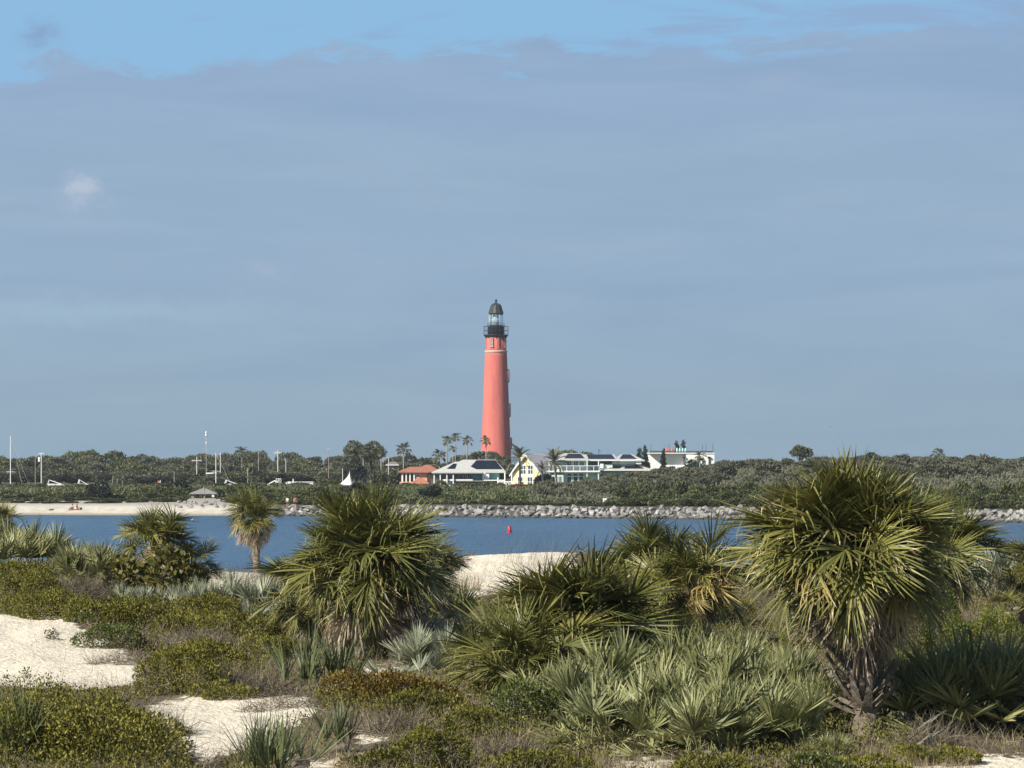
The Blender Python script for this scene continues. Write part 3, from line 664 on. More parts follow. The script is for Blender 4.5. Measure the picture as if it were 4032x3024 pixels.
single_tree(2135, 1850, 918, 70, 607, MATS['bay_leaves'], 'near black tree between the yellow house and the mint house', 10, 2200, .05, .9)
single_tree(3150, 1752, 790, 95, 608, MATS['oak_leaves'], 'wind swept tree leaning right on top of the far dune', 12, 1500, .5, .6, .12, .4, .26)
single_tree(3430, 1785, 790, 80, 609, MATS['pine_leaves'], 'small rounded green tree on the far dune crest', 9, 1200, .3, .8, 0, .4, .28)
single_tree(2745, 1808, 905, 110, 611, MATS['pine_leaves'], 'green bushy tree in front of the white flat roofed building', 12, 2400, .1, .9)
single_tree(2470, 1800, 960, 130, 612, MATS['scrub_leaves'], 'brown thinly leaved tree before the white flat roofed building', 12, 2200, .1, .8)
single_tree(118, 1772, 1100, 60, 613, MATS['oak_leaves'], 'dark tree with a bare top sprig behind the leaning mast', 9, 1600, .3, .9)
def conifer(u, vt, d, width_px, seed, label):
    L0 = fground(u, d, .3); H = H0-(vt-V0)*d/F-L0.z; R_ = width_px*d/F/2; rs = np.random.default_rng(seed)
    root = empty('conifer', L0, label=label, cat='tree'); bl = []
    MB().tube([(0, 0, -.4), (0, 0, H*.6), (.05, 0, H*.98)], [.2, .12, .03], 6).obj('trunk', MATS['bark'], root)
    for k in range(16):
        t = k/15; a = rs.uniform(0, 6.28); rr = R_*(1-.75*t)*rs.uniform(.4, .62); q = R_*(1-.85*t)*.55
        bl.append((q*math.cos(a), q*math.sin(a), H*(.38+.58*t), rr, rr, rr*.8))
    obj('crown', crown_mesh('crown', MATS['pine_leaves'], bl, 1500, .42, .26, seed, up=.5), root)
conifer(2518, 1757, 975, 42, 620, 'dark conifer left of the white flat roofed building'); conifer(2540, 1752, 985, 38, 621, 'conifer with a sparse tip at the white building corner')
conifer(2613, 1765, 990, 26, 622, 'slim brownish conifer before the white building wall'); conifer(2665, 1732, 1035, 40, 623, 'tall left twin conifer behind the white building'); conifer(2690, 1728, 1035, 46, 624, 'tall right twin conifer behind the white building')
# ------------------------------------------------------------------ palm leaves
leaf('sabal_leaf', [(0, (.036, .044, .011)), (.35, (.100, .112, .028)), (.62, (.185, .182, .054)), (.80, (.28, .240, .09)), (.90, (.44, .34, .19)), (1, (.54, .44, .29))], .45, .08, .32, .4)
leaf('dead_leaf', [(0, (.16, .12, .085)), (.4, (.34, .27, .20)), (.75, (.50, .42, .33)), (1, (.66, .59, .50))], .8, .15, .25, .2)
leaf('palmetto_leaf', [(0, (.055, .065, .020)), (.4, (.19, .205, .088)), (.7, (.31, .32, .165)), (.88, (.40, .385, .22)), (1, (.48, .41, .24))], .5, .12, .3, .35)
leaf('silver_leaf', [(0, (.12, .14, .09)), (.4, (.25, .275, .19)), (.7, (.37, .39, .28)), (1, (.52, .52, .40))], .5, .15, .15, .5)
leaf('blade_leaf', [(0, (.05, .07, .03)), (.5, (.115, .14, .060)), (.85, (.21, .21, .10)), (1, (.40, .34, .20))], .5, .18, .2, .5)
def frond_mesh(name, mat, elev, seed, Lp=.62, Lc=.42, L=.95, n=52, spread=122, fold=24, droop=.30, bend=18, w=.034, kink=.4, wild=.08, tipdry=.25, pr=.016):
    """a fan leaf: curved stalk, rib, and tapering folded segments; gravity bends the tips"""
    rs = np.random.default_rng(seed); V = []; Q = []; T = []; tone = []; ttone = []
    e = R(elev); p = np.zeros(3); pts = [p.copy()]; angs = [e]
    for k in range(6):
        e -= R(bend)/6; p = p+np.array([math.cos(e), 0, math.sin(e)])*Lp/6; pts.append(p.copy()); angs.append(e)
    side = np.array([0, 1., 0])
    for i, q in enumerate(pts):                                           # stalk: flat strip with a keel
        ww = pr*(1.5-.7*i/6); a = angs[i]; nn = np.array([-math.sin(a), 0, math.cos(a)])
        V += [q-side*ww+nn*ww*.4, q+side*ww+nn*ww*.4, q-nn*ww*.8]
        if i: b = 3*(i-1); Q += [(b, b+1, b+4, b+3), (b+1, b+2, b+5, b+4), (b+2, b, b+3, b+5)]; tone += [.62]*3
    cpts = [pts[-1]]; cang = [e]
    for k in range(5):
        e -= R(bend*1.5)/5; cpts.append(cpts[-1]+np.array([math.cos(e), 0, math.sin(e)])*Lc/5); cang.append(e)
    cpts = np.array(cpts); cang = np.array(cang)
    st = np.array([0, .3, .58, .82, 1.0]); wd = np.array([.5, 1.0, .72, .4, 0])
    base_t = rs.normal()*.06
    for j in range(n):
        k = -1+2*(j+.5)/n+rs.normal()*.006; sgn = np.sign(k); phi = R(spread)*k+rs.normal()*R(1.5)
        s = (1-abs(k))*5; i0 = min(int(s), 4); f = s-i0; a0 = cpts[i0]*(1-f)+cpts[i0+1]*f; ang = cang[i0]*(1-f)+cang[i0+1]*f
        t = np.array([math.cos(ang), 0, math.sin(ang)]); nn = np.array([-math.sin(ang), 0, math.cos(ang)])
        fo = R(fold)*(1+rs.normal()*.2); sd = side*sgn*math.cos(fo)+nn*math.sin(fo)
        d = t*math.cos(phi)+sd*abs(math.sin(phi))+rs.normal(size=3)*wild*.5; d /= np.linalg.norm(d)
        wv = -t*math.sin(abs(phi))*1.0+sd*math.cos(phi); wv -= d*(wv@d); wv /= max(np.linalg.norm(wv), 1e-6)
        tw = rs.normal()*.35; wv = wv*math.cos(tw)+np.cross(d, wv)*math.sin(tw)
        Lk = L*(1-.28*abs(k)**2.2)*rs.uniform(.86, 1.06); dr = droop*rs.uniform(.5, 1.5); kk = rs.random() < kink; kv = rs.uniform(.5, 1.5)
        b = len(V); dd = d.copy(); pos = a0.copy(); prev = 0
        for m_, (x, wk) in enumerate(zip(st, wd)):
            if m_:
                dd = d.copy(); dd[2] -= dr*x*1.3
                if kk and m_ >= 3: dd[2] -= kv*(m_-2)
                dd /= np.linalg.norm(dd); pos = pos+dd*Lk*(x-prev); prev = x
            if m_ < 4: V += [pos-wv*w*wk*.5, pos+wv*w*wk*.5]
            else: V += [pos]
        Q += [(b, b+1, b+3, b+2), (b+2, b+3, b+5, b+4), (b+4, b+5, b+7, b+6)]; T += [(b+6, b+7, b+8)]
        q = .45+base_t+rs.normal()*.11; tone += [q*.92, q, q+.03]; ttone += [min(1, q+(rs.random() < tipdry)*rs.uniform(.25, .5))]
    return np_mesh(name, np.array(V), Q, mat, np.clip(np.array(tone+ttone), 0, 1), Ft=T)
S_EL = [84, 66, 48, 30, 12, -8, -28, -48]
SABAL = {e: [frond_mesh('frond', MATS['sabal_leaf'], e+10, 700+10*i+k, Lp=(.60, .74, .84, .84, .80, .72, .6, .6)[i], L=.86, n=50, w=.035, droop=(.10, .13, .16, .2, .26, .32, .4, .45)[i], bend=(10, 16, 20, 24, 28, 28, 24, 18)[i], kink=(.10, .14, .22, .34, .42, .5, .6, .6)[i], tipdry=(.12, .15, .2, .25, .3, .4, .5, .6)[i]) for k in range(3)] for i, e in enumerate(S_EL)}
leaf('yellowing_leaf', [(0, (.11, .085, .025)), (.4, (.25, .195, .065)), (.7, (.37, .29, .125)), (1, (.55, .46, .30))], .55, .15, .25, .3)
YELLOW = {e: [frond_mesh('frond', MATS['yellowing_leaf'], e+10, 780+i*3+k, Lp=.7, L=.80, n=40, w=.040, droop=.4, bend=26, kink=.6, tipdry=.5) for k in range(2)] for i, e in enumerate((12, -8, -28, -48))}
DEADF = [frond_mesh('dead_frond', MATS['dead_leaf'], e, 800+k, Lp=.85, Lc=.3, L=.75, n=30, spread=80, fold=50, droop=1.5, bend=40, w=.034, kink=.6, wild=.3, tipdry=.5) for k, e in enumerate((-10, -30, -45, -60, -72, -78))]
STIFF = {e: [frond_mesh('frond', MATS['palmetto_leaf'], e+4, 850+10*i+k, Lp=.60, Lc=.07, L=.66, n=28, spread=88, fold=26, droop=.06, bend=8, w=.040, kink=.06, wild=.05, tipdry=.15, pr=.010) for k in range(3)] for i, e in enumerate((84, 66, 48, 28, 8))}
SILVER = {e: [frond_mesh('frond', MATS['silver_leaf'], e+4, 900+10*i+k, Lp=.45, Lc=.06, L=.62, n=24, spread=58, fold=30, droop=.05, bend=6, w=.030, kink=.05, wild=.05, tipdry=.1, pr=.010) for k in range(3)] for i, e in enumerate((84, 66, 48, 28, 8))}
BLADE = {e: [frond_mesh('frond', MATS['blade_leaf'], e+4, 950+10*i+k, Lp=.22, Lc=.05, L=1.0, n=8, spread=26, fold=40, droop=.05, bend=5, w=.028, kink=.1, wild=.08, tipdry=.2, pr=.010) for k in range(3)] for i, e in enumerate((84, 66, 48))}
def boot_mesh():
    mb = MB(); pts = [(0, 0, 0), (.10, 0, .12), (.20, 0, .28), (.27, 0, .44)]; ws = [.075, .055, .035, .022]
    vs = []
    for (x, y, z), w in zip(pts, ws): vs += [(x, -w, z), (x, w, z), (x-.03, 0, z+.035)]
    fs = []
    for i in range(3): b = 3*i; fs += [(b, b+1, b+4, b+3), (b+1, b+2, b+5, b+4), (b+2, b, b+3, b+5)]
    fs += [(9, 10, 11)]
    return mb.add(vs, fs).mesh('leaf_base', MATS['palm_bark'])
BOOT = boot_mesh()
def fan_crown(root, head, bank, counts, scale, rs, name='frond', jit=20, hs=.09):
    """leaves spiral out of the growing point, steep in the middle and lower outside"""
    a = rs.uniform(0, 6.28); ph = rs.uniform(0, 6.28)
    for e, n in counts:
        for _ in range(n):
            me = YELLOW[e][rs.integers(2)] if bank is SABAL and e in YELLOW and rs.random() < .22 else bank[e][rs.integers(len(bank[e]))] if isinstance(bank, dict) else bank[rs.integers(len(bank))]
            a += 2.39996+rs.normal()*.35; s = scale*rs.uniform(.84, 1.12)*ESC.get(e, 1.)*(1+.13*math.sin(a+ph)+.10*math.sin(2*a+ph*1.7))
            o = obj(name, me, root, head+Vector((rs.normal()*hs*scale, rs.normal()*hs*scale, rs.uniform(-.16, .08)*scale)), (rs.normal()*R(jit), rs.normal()*R(jit*.6), a), s)
ESC = {84: .90, 66: .96, 48: 1.0, 30: 1.0, 12: .92, -8: .72, -28: .62, -48: .6}
FULL = ((84, 4), (66, 7), (48, 8), (30, 9), (12, 9), (-8, 8), (-28, 8), (-48, 6))
def sabal(base, head, scale, label, seed, dead=10, counts=FULL, trunk=True, r=.17, boots=0, group=None, name='cabbage_palm', cmul=1.0, tilt=(-.35, .15), bs=1.0, ds=.86):
    rs = np.random.default_rng(seed); root = empty(name, base, label=label, cat='palm', group=group); hd = Vector(head)-Vector(base)
    if trunk:
        mb = MB(); n = 9; pts = []; rr = []
        for i in range(n):
            t = i/(n-1); pts.append(Vector((hd.x*t+.06*math.sin(t*5), hd.y*t, -.3+(hd.z+.3)*t))); rr.append(r*(1.18-.25*t+.05*math.sin(i*2.1)))
        mb.tube(pts, rr, 12); mb.obj('trunk', MATS['palm_bark'], root, True)
        for b in range(boots):
            t = .12+.88*b/max(boots, 1); a = b*2.39996; q = Vector((hd.x*t, hd.y*t, hd.z*t))
            obj('leaf_base', BOOT, root, q+Vector((math.cos(a)*r*.72, math.sin(a)*r*.72, -.08)), (0, rs.uniform(*tilt), a), rs.uniform(.6, 1.1)*bs*(r/.17)*.95)
    else:
        MB().tube([(0, 0, -.3), hd*.5+Vector((0, 0, -.1)), hd], [r*1.3, r*1.1, r*.8], 9).obj('trunk', MATS['palm_bark'], root, True)
    fan_crown(root, hd, SABAL, [(e, max(1, round(n*cmul))) for e, n in counts], scale, rs)
    if dead: fan_crown(root, hd+Vector((0, 0, -.12*scale)), DEADF, [(0, dead)], scale*ds, rs, 'dead_frond')
    return root

# ------------------------------------------------------------------ palms on the far shore (fan palms and date palms)
def feather_mesh(elev, seed, L=2.6, n=26, droop=55):
    rs = np.random.default_rng(seed); V = []; Q = []; T = []; tn = []; e = R(elev); p = np.zeros(3); P = [p]; A = [e]
    for k in range(8): e -= R(droop)*(k+1)/36; p = p+np.array([math.cos(e), 0, math.sin(e)])*L/8; P.append(p); A.append(e)
    P = np.array(P)
    for j in range(n):
        t = .14+.86*(j+.5)/n; s = t*8; i0 = min(int(s), 7); f = s-i0; c = P[i0]*(1-f)+P[i0+1]*f; a = A[i0]; tv = np.array([math.cos(a), 0, math.sin(a)]); nn = np.array([-math.sin(a), 0, math.cos(a)])
        for sg in (-1, 1):
            d = tv*.75+np.array([0, sg*.8, 0])+nn*.35+rs.normal(size=3)*.1; d /= np.linalg.norm(d); l = .55*(1-.6*abs(t-.45))*rs.uniform(.8, 1.1); b = len(V)
            V += [c-tv*.05, c+tv*.05, c+d*l+np.array([0, 0, -.06])]; T += [(b, b+1, b+2)]; tn += [.45+rs.normal()*.12]
    b = len(V)
    for i in range(9): V += [P[i]+np.array([0, .03, 0]), P[i]-np.array([0, .03, 0])]
    Q = [(b+2*i, b+2*i+1, b+2*i+3, b+2*i+2) for i in range(8)]
    return np_mesh('frond', np.array(V), Q, MATS['date_leaf'], np.clip(np.array([.6]*8+tn), 0, 1), Ft=T)
leaf('date_leaf', [(0, (.05, .06, .035)), (.5, (.12, .13, .08)), (1, (.24, .235, .165))], .5, .15, .2)
leaf('far_fan_leaf', [(0, (.05, .06, .028)), (.5, (.11, .12, .058)), (1, (.22, .21, .12))], .5, .15, .2)
FARFAN = {e: [frond_mesh('frond', MATS['far_fan_leaf'], e+10, 1000+10*i+k, Lp=.9, Lc=.3, L=.75, n=14, spread=110, fold=20, droop=.3, bend=20, w=.14, kink=.4, pr=.03) for k in range(2)] for i, e in enumerate((75, 45, 15, -20))}
FEATHER = {e: [feather_mesh(e, 1050+i*3+k) for k in range(2)] for i, e in enumerate((80, 60, 38, 12, -20))}
def far_palm(u, vhead, d, scale, label, seed, bank=FARFAN, counts=((75, 4), (45, 7), (15, 8), (-20, 6)), r=.16, lean=0, name='cabbage_palm'):
    rs = np.random.default_rng(seed); L0 = fground(u+lean, d, .2); hd = at(u, vhead, d)-L0
    root = empty(name, L0, label=label, cat='palm')
    MB().tube([(0, 0, -.3), hd*.5+Vector((.08, 0, 0)), hd], [r*1.2, r, r*.85], 7).obj('trunk', MATS['grey_bark'], root, True)
    fan_crown(root, hd, bank, counts, scale, rs, jit=7)
far_palm(1760, 1735, 1120, .95, 'slender fan palm at the left of the three by the lighthouse', 1)
far_palm(1793, 1722, 1125, .90, 'tallest slender fan palm of the three by the lighthouse', 2)
far_palm(1838, 1736, 1115, 1.0, 'slender fan palm with drooping leaves next to the lighthouse trio', 3)
far_palm(1913, 1738, 1105, .95, 'fan palm standing before the base of the red tower', 4)
far_palm(1783, 1768, 1110, .7, 'short fan palm below the three slender palms', 5)
far_palm(1588, 1772, 985, 1.25, 'bushy cabbage palm above the coral house roof', 6)
far_palm(1500, 1780, 975, 1.1, 'cabbage palm in the clump beside the tall dark tree', 7)
far_palm(1478, 1790, 970, 1.1, 'cabbage palm crowding its neighbour in the clump right of the tent', 8)
far_palm(1430, 1790, 968, 1.0, 'cabbage palm under the tall ragged tree', 9)
far_palm(1378, 1790, 968, 1.0, 'cabbage palm left of the tall ragged tree', 10)
far_palm(1730, 1795, 1000, 1.2, 'shaggy cabbage palm behind the coral and teal houses', 11)
far_palm(1665, 1820, 985, .9, 'low cabbage palm peeking over the coral house roof', 12)
far_palm(952, 1782, 1050, 1.15, 'cabbage palm rising from the wood behind the moored boats', 13)
far_palm(975, 1830, 990, 1.3, 'shaggy cabbage palm beside the white boat shed', 14)
far_palm(3698, 1790, 800, .85, 'lone cabbage palm on the far dune crest', 15)
far_palm(2755, 1800, 900, .9, 'cabbage palm against the white flat roofed building', 16)
DC = ((80, 7), (60, 9), (38, 10), (12, 9), (-20, 7))
far_palm(2046, 1803, 912, 1.25, 'date palm with feathery crown before the yellow house', 21, FEATHER, DC, .24, name='date_palm')
far_palm(2182, 1817, 905, 1.25, 'date palm with feathery crown before the mint green house', 22, FEATHER, DC, .24, 10, name='date_palm')
far_palm(2135, 1848, 900, .7, 'small date palm between the two tall date palms', 23, FEATHER, DC, .2, name='date_palm')
# ------------------------------------------------------------------ houses and yards across the water
plain('terracotta', (.40, .165, .11), .8, .35, 1.4); plain('coral_stucco', (.70, .38, .26), .8, .1, .8); plain('teal_wall', (.22, .50, .50), .6, .12, .8)
plain('pale_teal', (.42, .70, .70), .6, .1, .8); plain('grey_roof', (.50, .505, .49), .55, .15, 1.2); plain('solar_glass', (.012, .016, .028), .35, .25, .7, spec=.35)
plain('yellow_wall', (.80, .70, .36), .7, .08, .8); plain('metal_roof', (.36, .36, .40), .4, .15, 1.0, spec=.5); plain('mint_wall', (.40, .60, .50), .65, .1, .8)
plain('mint_light', (.62, .78, .66), .65, .1, .8); plain('roof_felt', (.10, .105, .11), .8, .2, 1.); plain('house_glass', (.035, .06, .075), .08, .3, .8, spec=.7)
plain('bright_white', (.80, .795, .77), .55, .05, .6); plain('deck_grey', (.30, .31, .30), .8, .15, 1.); plain('pole_wood', (.30, .27, .235), .85, .3, 2.); plain('pale_pole', (.62, .62, .60), .6, .12, 2.)
plain('aqua_canvas', (.36, .62, .64), .7, .1, 1.); plain('red_buoy', (.42, .03, .06), .45, .15, 2.); plain('pavilion_roof', (.24, .235, .23), .8, .15, .8); plain('tan_roof', (.25, .20, .165), .8, .2, 1.); plain('coral_cloth', (.60, .16, .12), .8, .1, 3.)
class Bld:
    def __init__(s, name, uc, vb, d, label, cat='house'):
        s.uc, s.d, s.k = uc, d, d/F; L0 = at(uc, vb, d); s.vb = vb; s.root = empty(name, L0, label=label, cat=cat)
        s.gz = float(zfar(L0.x, d))-L0.z-.3
    def x(s, u): return (u-s.uc)*s.k
    def z(s, v): return (s.vb-v)*s.k
    def box(s, name, u0, v0, u1, v1, y0, y1, mat, parent=None, bottom=False):
        mb = MB().box(s.x(u0), s.x(u1), y0, y1, s.gz if bottom else s.z(v1), s.z(v0))
        return mb.obj(name, MATS[mat], parent or s.root)
    def window(s, u0, v0, u1, v1, y, mat='bright_white', nx=1, nz=0, parent=None):
        x0, x1, z0, z1 = s.x(u0), s.x(u1), s.z(v1), s.z(v0); t = .09
        fr = MB().box(x0-t, x0, y-.12, y+.02, z0-t, z1+t).box(x1, x1+t, y-.12, y+.02, z0-t, z1+t).box(x0, x1, y-.12, y+.02, z1, z1+t).box(x0, x1, y-.16, y+.02, z0-t, z0)
        for i in range(1, nx+1): xx = x0+(x1-x0)*i/(nx+1); fr.box(xx-.04, xx+.04, y-.10, y+.02, z0, z1)
        for i in range(1, nz+1): zz = z0+(z1-z0)*i/(nz+1); fr.box(x0, x1, y-.095, y+.02, zz-.04, zz+.04)
        w = fr.obj('window', MATS[mat], parent or s.root)
        MB().box(x0, x1, y-.05, y+.015, z0, z1).obj('pane', MATS['house_glass'], w); return w
    def hip(s, name, u0, u1, ve, vr, r0, r1, y0, y1, mat, over=.35):
        """hip roof: eaves u0..u1 at row ve, ridge r0..r1 at row vr, depth y0..y1"""
        x0, x1, ze, zr, a, b, ym = s.x(u0), s.x(u1), s.z(ve), s.z(vr), s.x(r0), s.x(r1), (y0+y1)/2
        v = [(x0, y0, ze), (x1, y0, ze), (x1, y1, ze), (x0, y1, ze), (a, ym, zr), (b, ym, zr)]
        lo = [(p[0], p[1], p[2]-.22) for p in v[:4]]
        mb = MB().add(v+lo, [(0, 1, 5, 4), (1, 2, 5), (2, 3, 4, 5), (3, 0, 4), (9, 8, 7, 6), (0, 6, 7, 1), (1, 7, 8, 2), (2, 8, 9, 3), (3, 9, 6, 0)])
        o = mb.obj(name, MATS[mat], s.root)
        return o, (x0, x1, y0, ym, ze, zr, a, b)
    def panels(s, roof, geo, q, nx, nz, lift=.10):
        """solar modules laid on the front slope; q = corner fractions ((s0,t0),(s1,t1)) along eave and up the slope"""
        x0, x1, y0, ym, ze, zr, a, b = geo; (s0, t0), (s1, t1) = q
        def P(sf, tf):
            e = x0+(x1-x0)*sf; r = a+(b-a)*sf; return np.array([e+(r-e)*tf, y0+(ym-y0)*tf, ze+(zr-ze)*tf+lift])
        for i in range(nx):
            for j in range(nz):
                c = [P(s0+(s1-s0)*(i+p)/nx, t0+(t1-t0)*(j+q_)/nz) for p, q_ in ((.015, .02), (.985, .02), (.985, .98), (.015, .98))]
                MB().slab([tuple(p) for p in c], .06).obj('solar_panel', MATS['solar_glass'], roof)
# coral house
h = Bld('coral_house', 1635, 1930, 940, 'coral stucco house with terracotta hip roof and white arcade')
h.box('wall', 1580, 1858, 1682, 1930, 0, 9, 'coral_stucco', bottom=True)
rf, _ = h.hip('roof', 1566, 1692, 1857, 1838, 1612, 1668, -1.0, 10, 'terracotta'); h.hip('roof', 1630, 1735, 1856, 1831, 1668, 1690, 1.5, 13, 'terracotta')
h.hip('porch_roof', 1622, 1690, 1902, 1882, 1640, 1664, -1.8, 1.0, 'terracotta')
h.box('loggia_shade_panel', 1590, 1866, 1634, 1896, -.05, .5, 'window_and_shade_dark')  # no opening cut: a dark panel on the wall paints the loggia's shade
for u in (1582, 1597, 1612, 1628): h.box('column', u, 1863, u+5, 1898, -.5, -.2, 'bright_white')
h.box('balcony', 1574, 1897, 1636, 1902, -.7, .1, 'coral_stucco'); h.box('arcade_shade_panel', 1582, 1910, 1622, 1932, -.04, .5, 'window_and_shade_dark')  # arcade shade is a dark panel laid on the wall, not an opening
for u in (1575, 1596, 1604, 1619): h.box('column', u, 1906, u+4.5, 1936, -.7, -.3, 'bright_white', bottom=True)
h.box('arcade_beam', 1574, 1903, 1625, 1910, -.68, -.06, 'bright_white'); h.window(1640, 1866, 1650, 1880, 0); h.box('wall', 1684, 1868, 1693, 1925, .5, 8, 'coral_stucco', bottom=True)
# teal house
h = Bld('teal_house', 1840, 1922, 930, 'teal two storey house with grey hip roof covered in dark solar panels')
h.box('wall', 1742, 1862, 1966, 1922, 1.6, 12, 'teal_wall', bottom=True)
rf, ge = h.hip('roof', 1712, 1992, 1858, 1810, 1822, 1950, -.4, 13.4, 'grey_roof'); h.panels(rf, ge, ((.44, .20), (.98, .93)), 9, 3)
rf, ge = h.hip('porch_roof', 1700, 1900, 1859, 1818, 1792, 1812, -3.0, 8.0, 'grey_roof'); h.panels(rf, ge, ((.22, .30), (.44, .78)), 4, 2)
h.box('fascia', 1702, 1860, 1898, 1865, -2.85, -2.7, 'bright_white')
for u in (1708, 1732, 1758, 1783): h.box('post', u, 1864, u+4.2, 1925, -2.6, -2.35, 'bright_white', bottom=True)
h.box('screen', 1712, 1866, 1786, 1889, .2, 1.5, 'house_glass')
for a, b in ((1792, 1822), (1826, 1838), (1841, 1854)): h.window(a, 1866, b, 1886, 1.55)
h.box('balcony_band', 1742, 1887, 1862, 1892, -2.2, -2.0, 'bright_white'); h.box('balcony_floor', 1742, 1892, 1930, 1895, -2.2, 1.6, 'deck_grey')
h.box('teal_bay', 1858, 1864, 1898, 1891, .6, 1.6, 'teal_wall'); h.box('stair_tower', 1899, 1862, 1911, 1892, -.6, 1.6, 'bright_white'); h.box('stair_rail', 1911, 1866, 1926, 1892, -.5, -.3, 'bright_white')
h.window(1913, 1863, 1923, 1868, 1.55); h.box('terrace', 1905, 1889, 1990, 1893, -2.4, 1.5, 'bright_white')
h.box('lower_wall', 1744, 1896, 1774, 1920, -1.6, 1.5, 'pale_teal', bottom=True); h.box('garage_door', 1784, 1899, 1797, 1922, -.2, 1.55, 'bright_white'); h.box('garage_door', 1800, 1899, 1814, 1920, -.2, 1.55, 'bright_white')
h.box('undercroft_shade_panel', 1776, 1896, 1860, 1930, 1.0, 1.58, 'window_and_shade_dark', bottom=True)  # dark panel before the wall stands in for shade under the balcony
# yellow house: turned so that its right roof slope shows
LY = fground(2075, 925); hy = empty('yellow_house', LY, -R(30), 'yellow gabled house with steep ridged metal roof and white windows', 'house')
ky = 925/F; zy = lambda v: H0-(v-V0)*ky-LY.z
WG, LG = 7.0, 11.5; ze, zr, zk = zy(1868), zy(1789), zy(1835)
MB().prism([(-WG/2, -.6), (WG/2, -.6), (WG/2, ze), (WG*.33, zk-.1), (0, zr-.35), (-WG*.33, zk-.1), (-WG/2, ze)], 0, LG).obj('wall', MATS['yellow_wall'], hy)
for sg in (-1, 1):
    n = 26; mb = MB(); ridge = [(0, zr), (sg*WG*.35, zk), (sg*(WG/2+.55), ze-.25)]
    mb.prism([ridge[0], ridge[1], ridge[2], (ridge[2][0], ridge[2][1]-.15), (ridge[1][0]-sg*.08, ridge[1][1]-.18), (0, zr-.22)], -.6, LG+.5)
    rf = mb.obj('roof', MATS['metal_roof'], hy)
    for i in range(n+1):
        y = -.55+(LG+1.0)*i/n
        MB().add([(p[0]+sg*.02, y+q, p[1]+.02+r_) for p in ridge for q, r_ in ((-.03, 0), (-.03, .10), (.03, .10), (.03, 0))], [(0, 4, 5, 1), (1, 5, 6, 2), (2, 6, 7, 3), (4, 8, 9, 5), (5, 9, 10, 6), (6, 10, 11, 7)]).obj('roof_seam', MATS['metal_roof'], rf)
    MB().prism([(0, zr-.05), (sg*WG*.35, zk-.05), (sg*(WG/2+.5), ze-.3), (sg*(WG/2+.4), ze-.45), (sg*WG*.35-sg*.15, zk-.28), (0, zr-.42)], -.75, -.62).obj('bargeboard', MATS['bright_white'], hy)
def ywin(x0, x1, v0, v1, nx=1, nz=1):
    z0, z1 = zy(v1), zy(v0); fr = MB().box(x0-.16, x0, -.14, .02, z0-.16, z1+.16).box(x1, x1+.16, -.14, .02, z0-.16, z1+.16).box(x0, x1, -.14, .02, z1, z1+.16).box(x0, x1, -.18, .02, z0-.16, z0)
    for i in range(1, nx+1): xx = x0+(x1-x0)*i/(nx+1); fr.box(xx-.05, xx+.05, -.11, .02, z0, z1)
    for i in range(1, nz+1): q_ = z0+(z1-z0)*i/(nz+1); fr.box(x0, x1, -.105, .02, q_-.05, q_+.05)
    w = fr.obj('window', MATS['bright_white'], hy); MB().box(x0, x1, -.05, .015, z0, z1).obj('pane', MATS['house_glass'], w)
ywin(-1.5, -.25, 1833, 1866); ywin(.35, 1.5, 1833, 1866); ywin(-2.2, -1.0, 1879, 1912); ywin(.2, 1.4, 1879, 1916); ywin(2.1, 2.8, 1883, 1908, 0, 0)
MB().box(-1.9, 1.9, -.13, .02, zy(1875), zy(1869)).obj('string_course', MATS['bright_white'], hy); MB().box(WG/2+.02, WG/2+1.6, 2, 9, -.5, zy(1880)).obj('side_wing', MATS['yellow_wall'], hy)
MB().box(-3.6, -2.2, 3.4, 5.0, zk-.5, zy(1786)).obj('chimney', MATS['yellow_wall'], hy)
for x0 in (-5.6, -3.9, -2.2): MB().box(x0, x0+.22, -3.0, -2.78, -.5, zy(1880) if x0 < -5 else zy(1862)).obj('deck_post', MATS['bright_white'], hy)
MB().box(-5.7, -1.4, -3.0, -.05, zy(1921), zy(1915)).obj('deck', MATS['bright_white'], hy)
mb = MB().box(-5.6, -1.5, -3.05, -2.98, zy(1897), zy(1895))
for i in range(14): mb.box(-5.6+i*.31, -5.5+i*.31, -3.04, -2.99, zy(1915), zy(1896))
mb.obj('deck_railing', MATS['bright_white'], hy)
# mint green house
h = Bld('mint_house', 2260, 1915, 920, 'mint green two storey house with glass balcony and dark solar roofs')
h.box('wall', 2166, 1860, 2360, 1915, 0, 11, 'mint_wall', bottom=True); h.box('upper_wall', 2190, 1810, 2500, 1858, 2.2, 11, 'mint_wall')
rf, ge = h.hip('roof', 2168, 2318, 1810, 1784, 2215, 2290, -.6, 12, 'grey_roof'); h.panels(rf, ge, ((.34, .18), (.92, .86)), 6, 2)
rf, ge = h.hip('roof', 2296, 2436, 1811, 1789, 2290, 2420, .6, 12, 'grey_roof'); h.panels(rf, ge, ((.16, .15), (.92, .92)), 8, 2)
rf, ge = h.hip('roof', 2416, 2540, 1812, 1788, 2450, 2490, 1.0, 12, 'grey_roof'); h.panels(rf, ge, ((.16, .2), (.80, .9)), 6, 2)
h.box('fascia', 2190, 1811, 2500, 1814, -.1, .1, 'bright_white')
for a in (2234, 2260, 2284): h.window(a, 1817, a+16, 1834, 2.2, 'mint_light')
h.box('recess_shade_panel', 2318, 1815, 2408, 1850, 1.9, 2.15, 'window_and_shade_dark')  # flat dark panel in front of the wall, painting a recess's shade
h.box('balcony_slab', 2150, 1853, 2362, 1859, -1.6, 2.2, 'bright_white')
for u in (2160, 2210, 2230, 2257, 2282, 2310, 2336, 2360): h.box('rail_post', u, 1834, u+2.4, 1854, -1.5, -1.35, 'bright_white')
h.box('rail_top', 2160, 1833, 2362, 1835.2, -1.52, -1.34, 'bright_white')
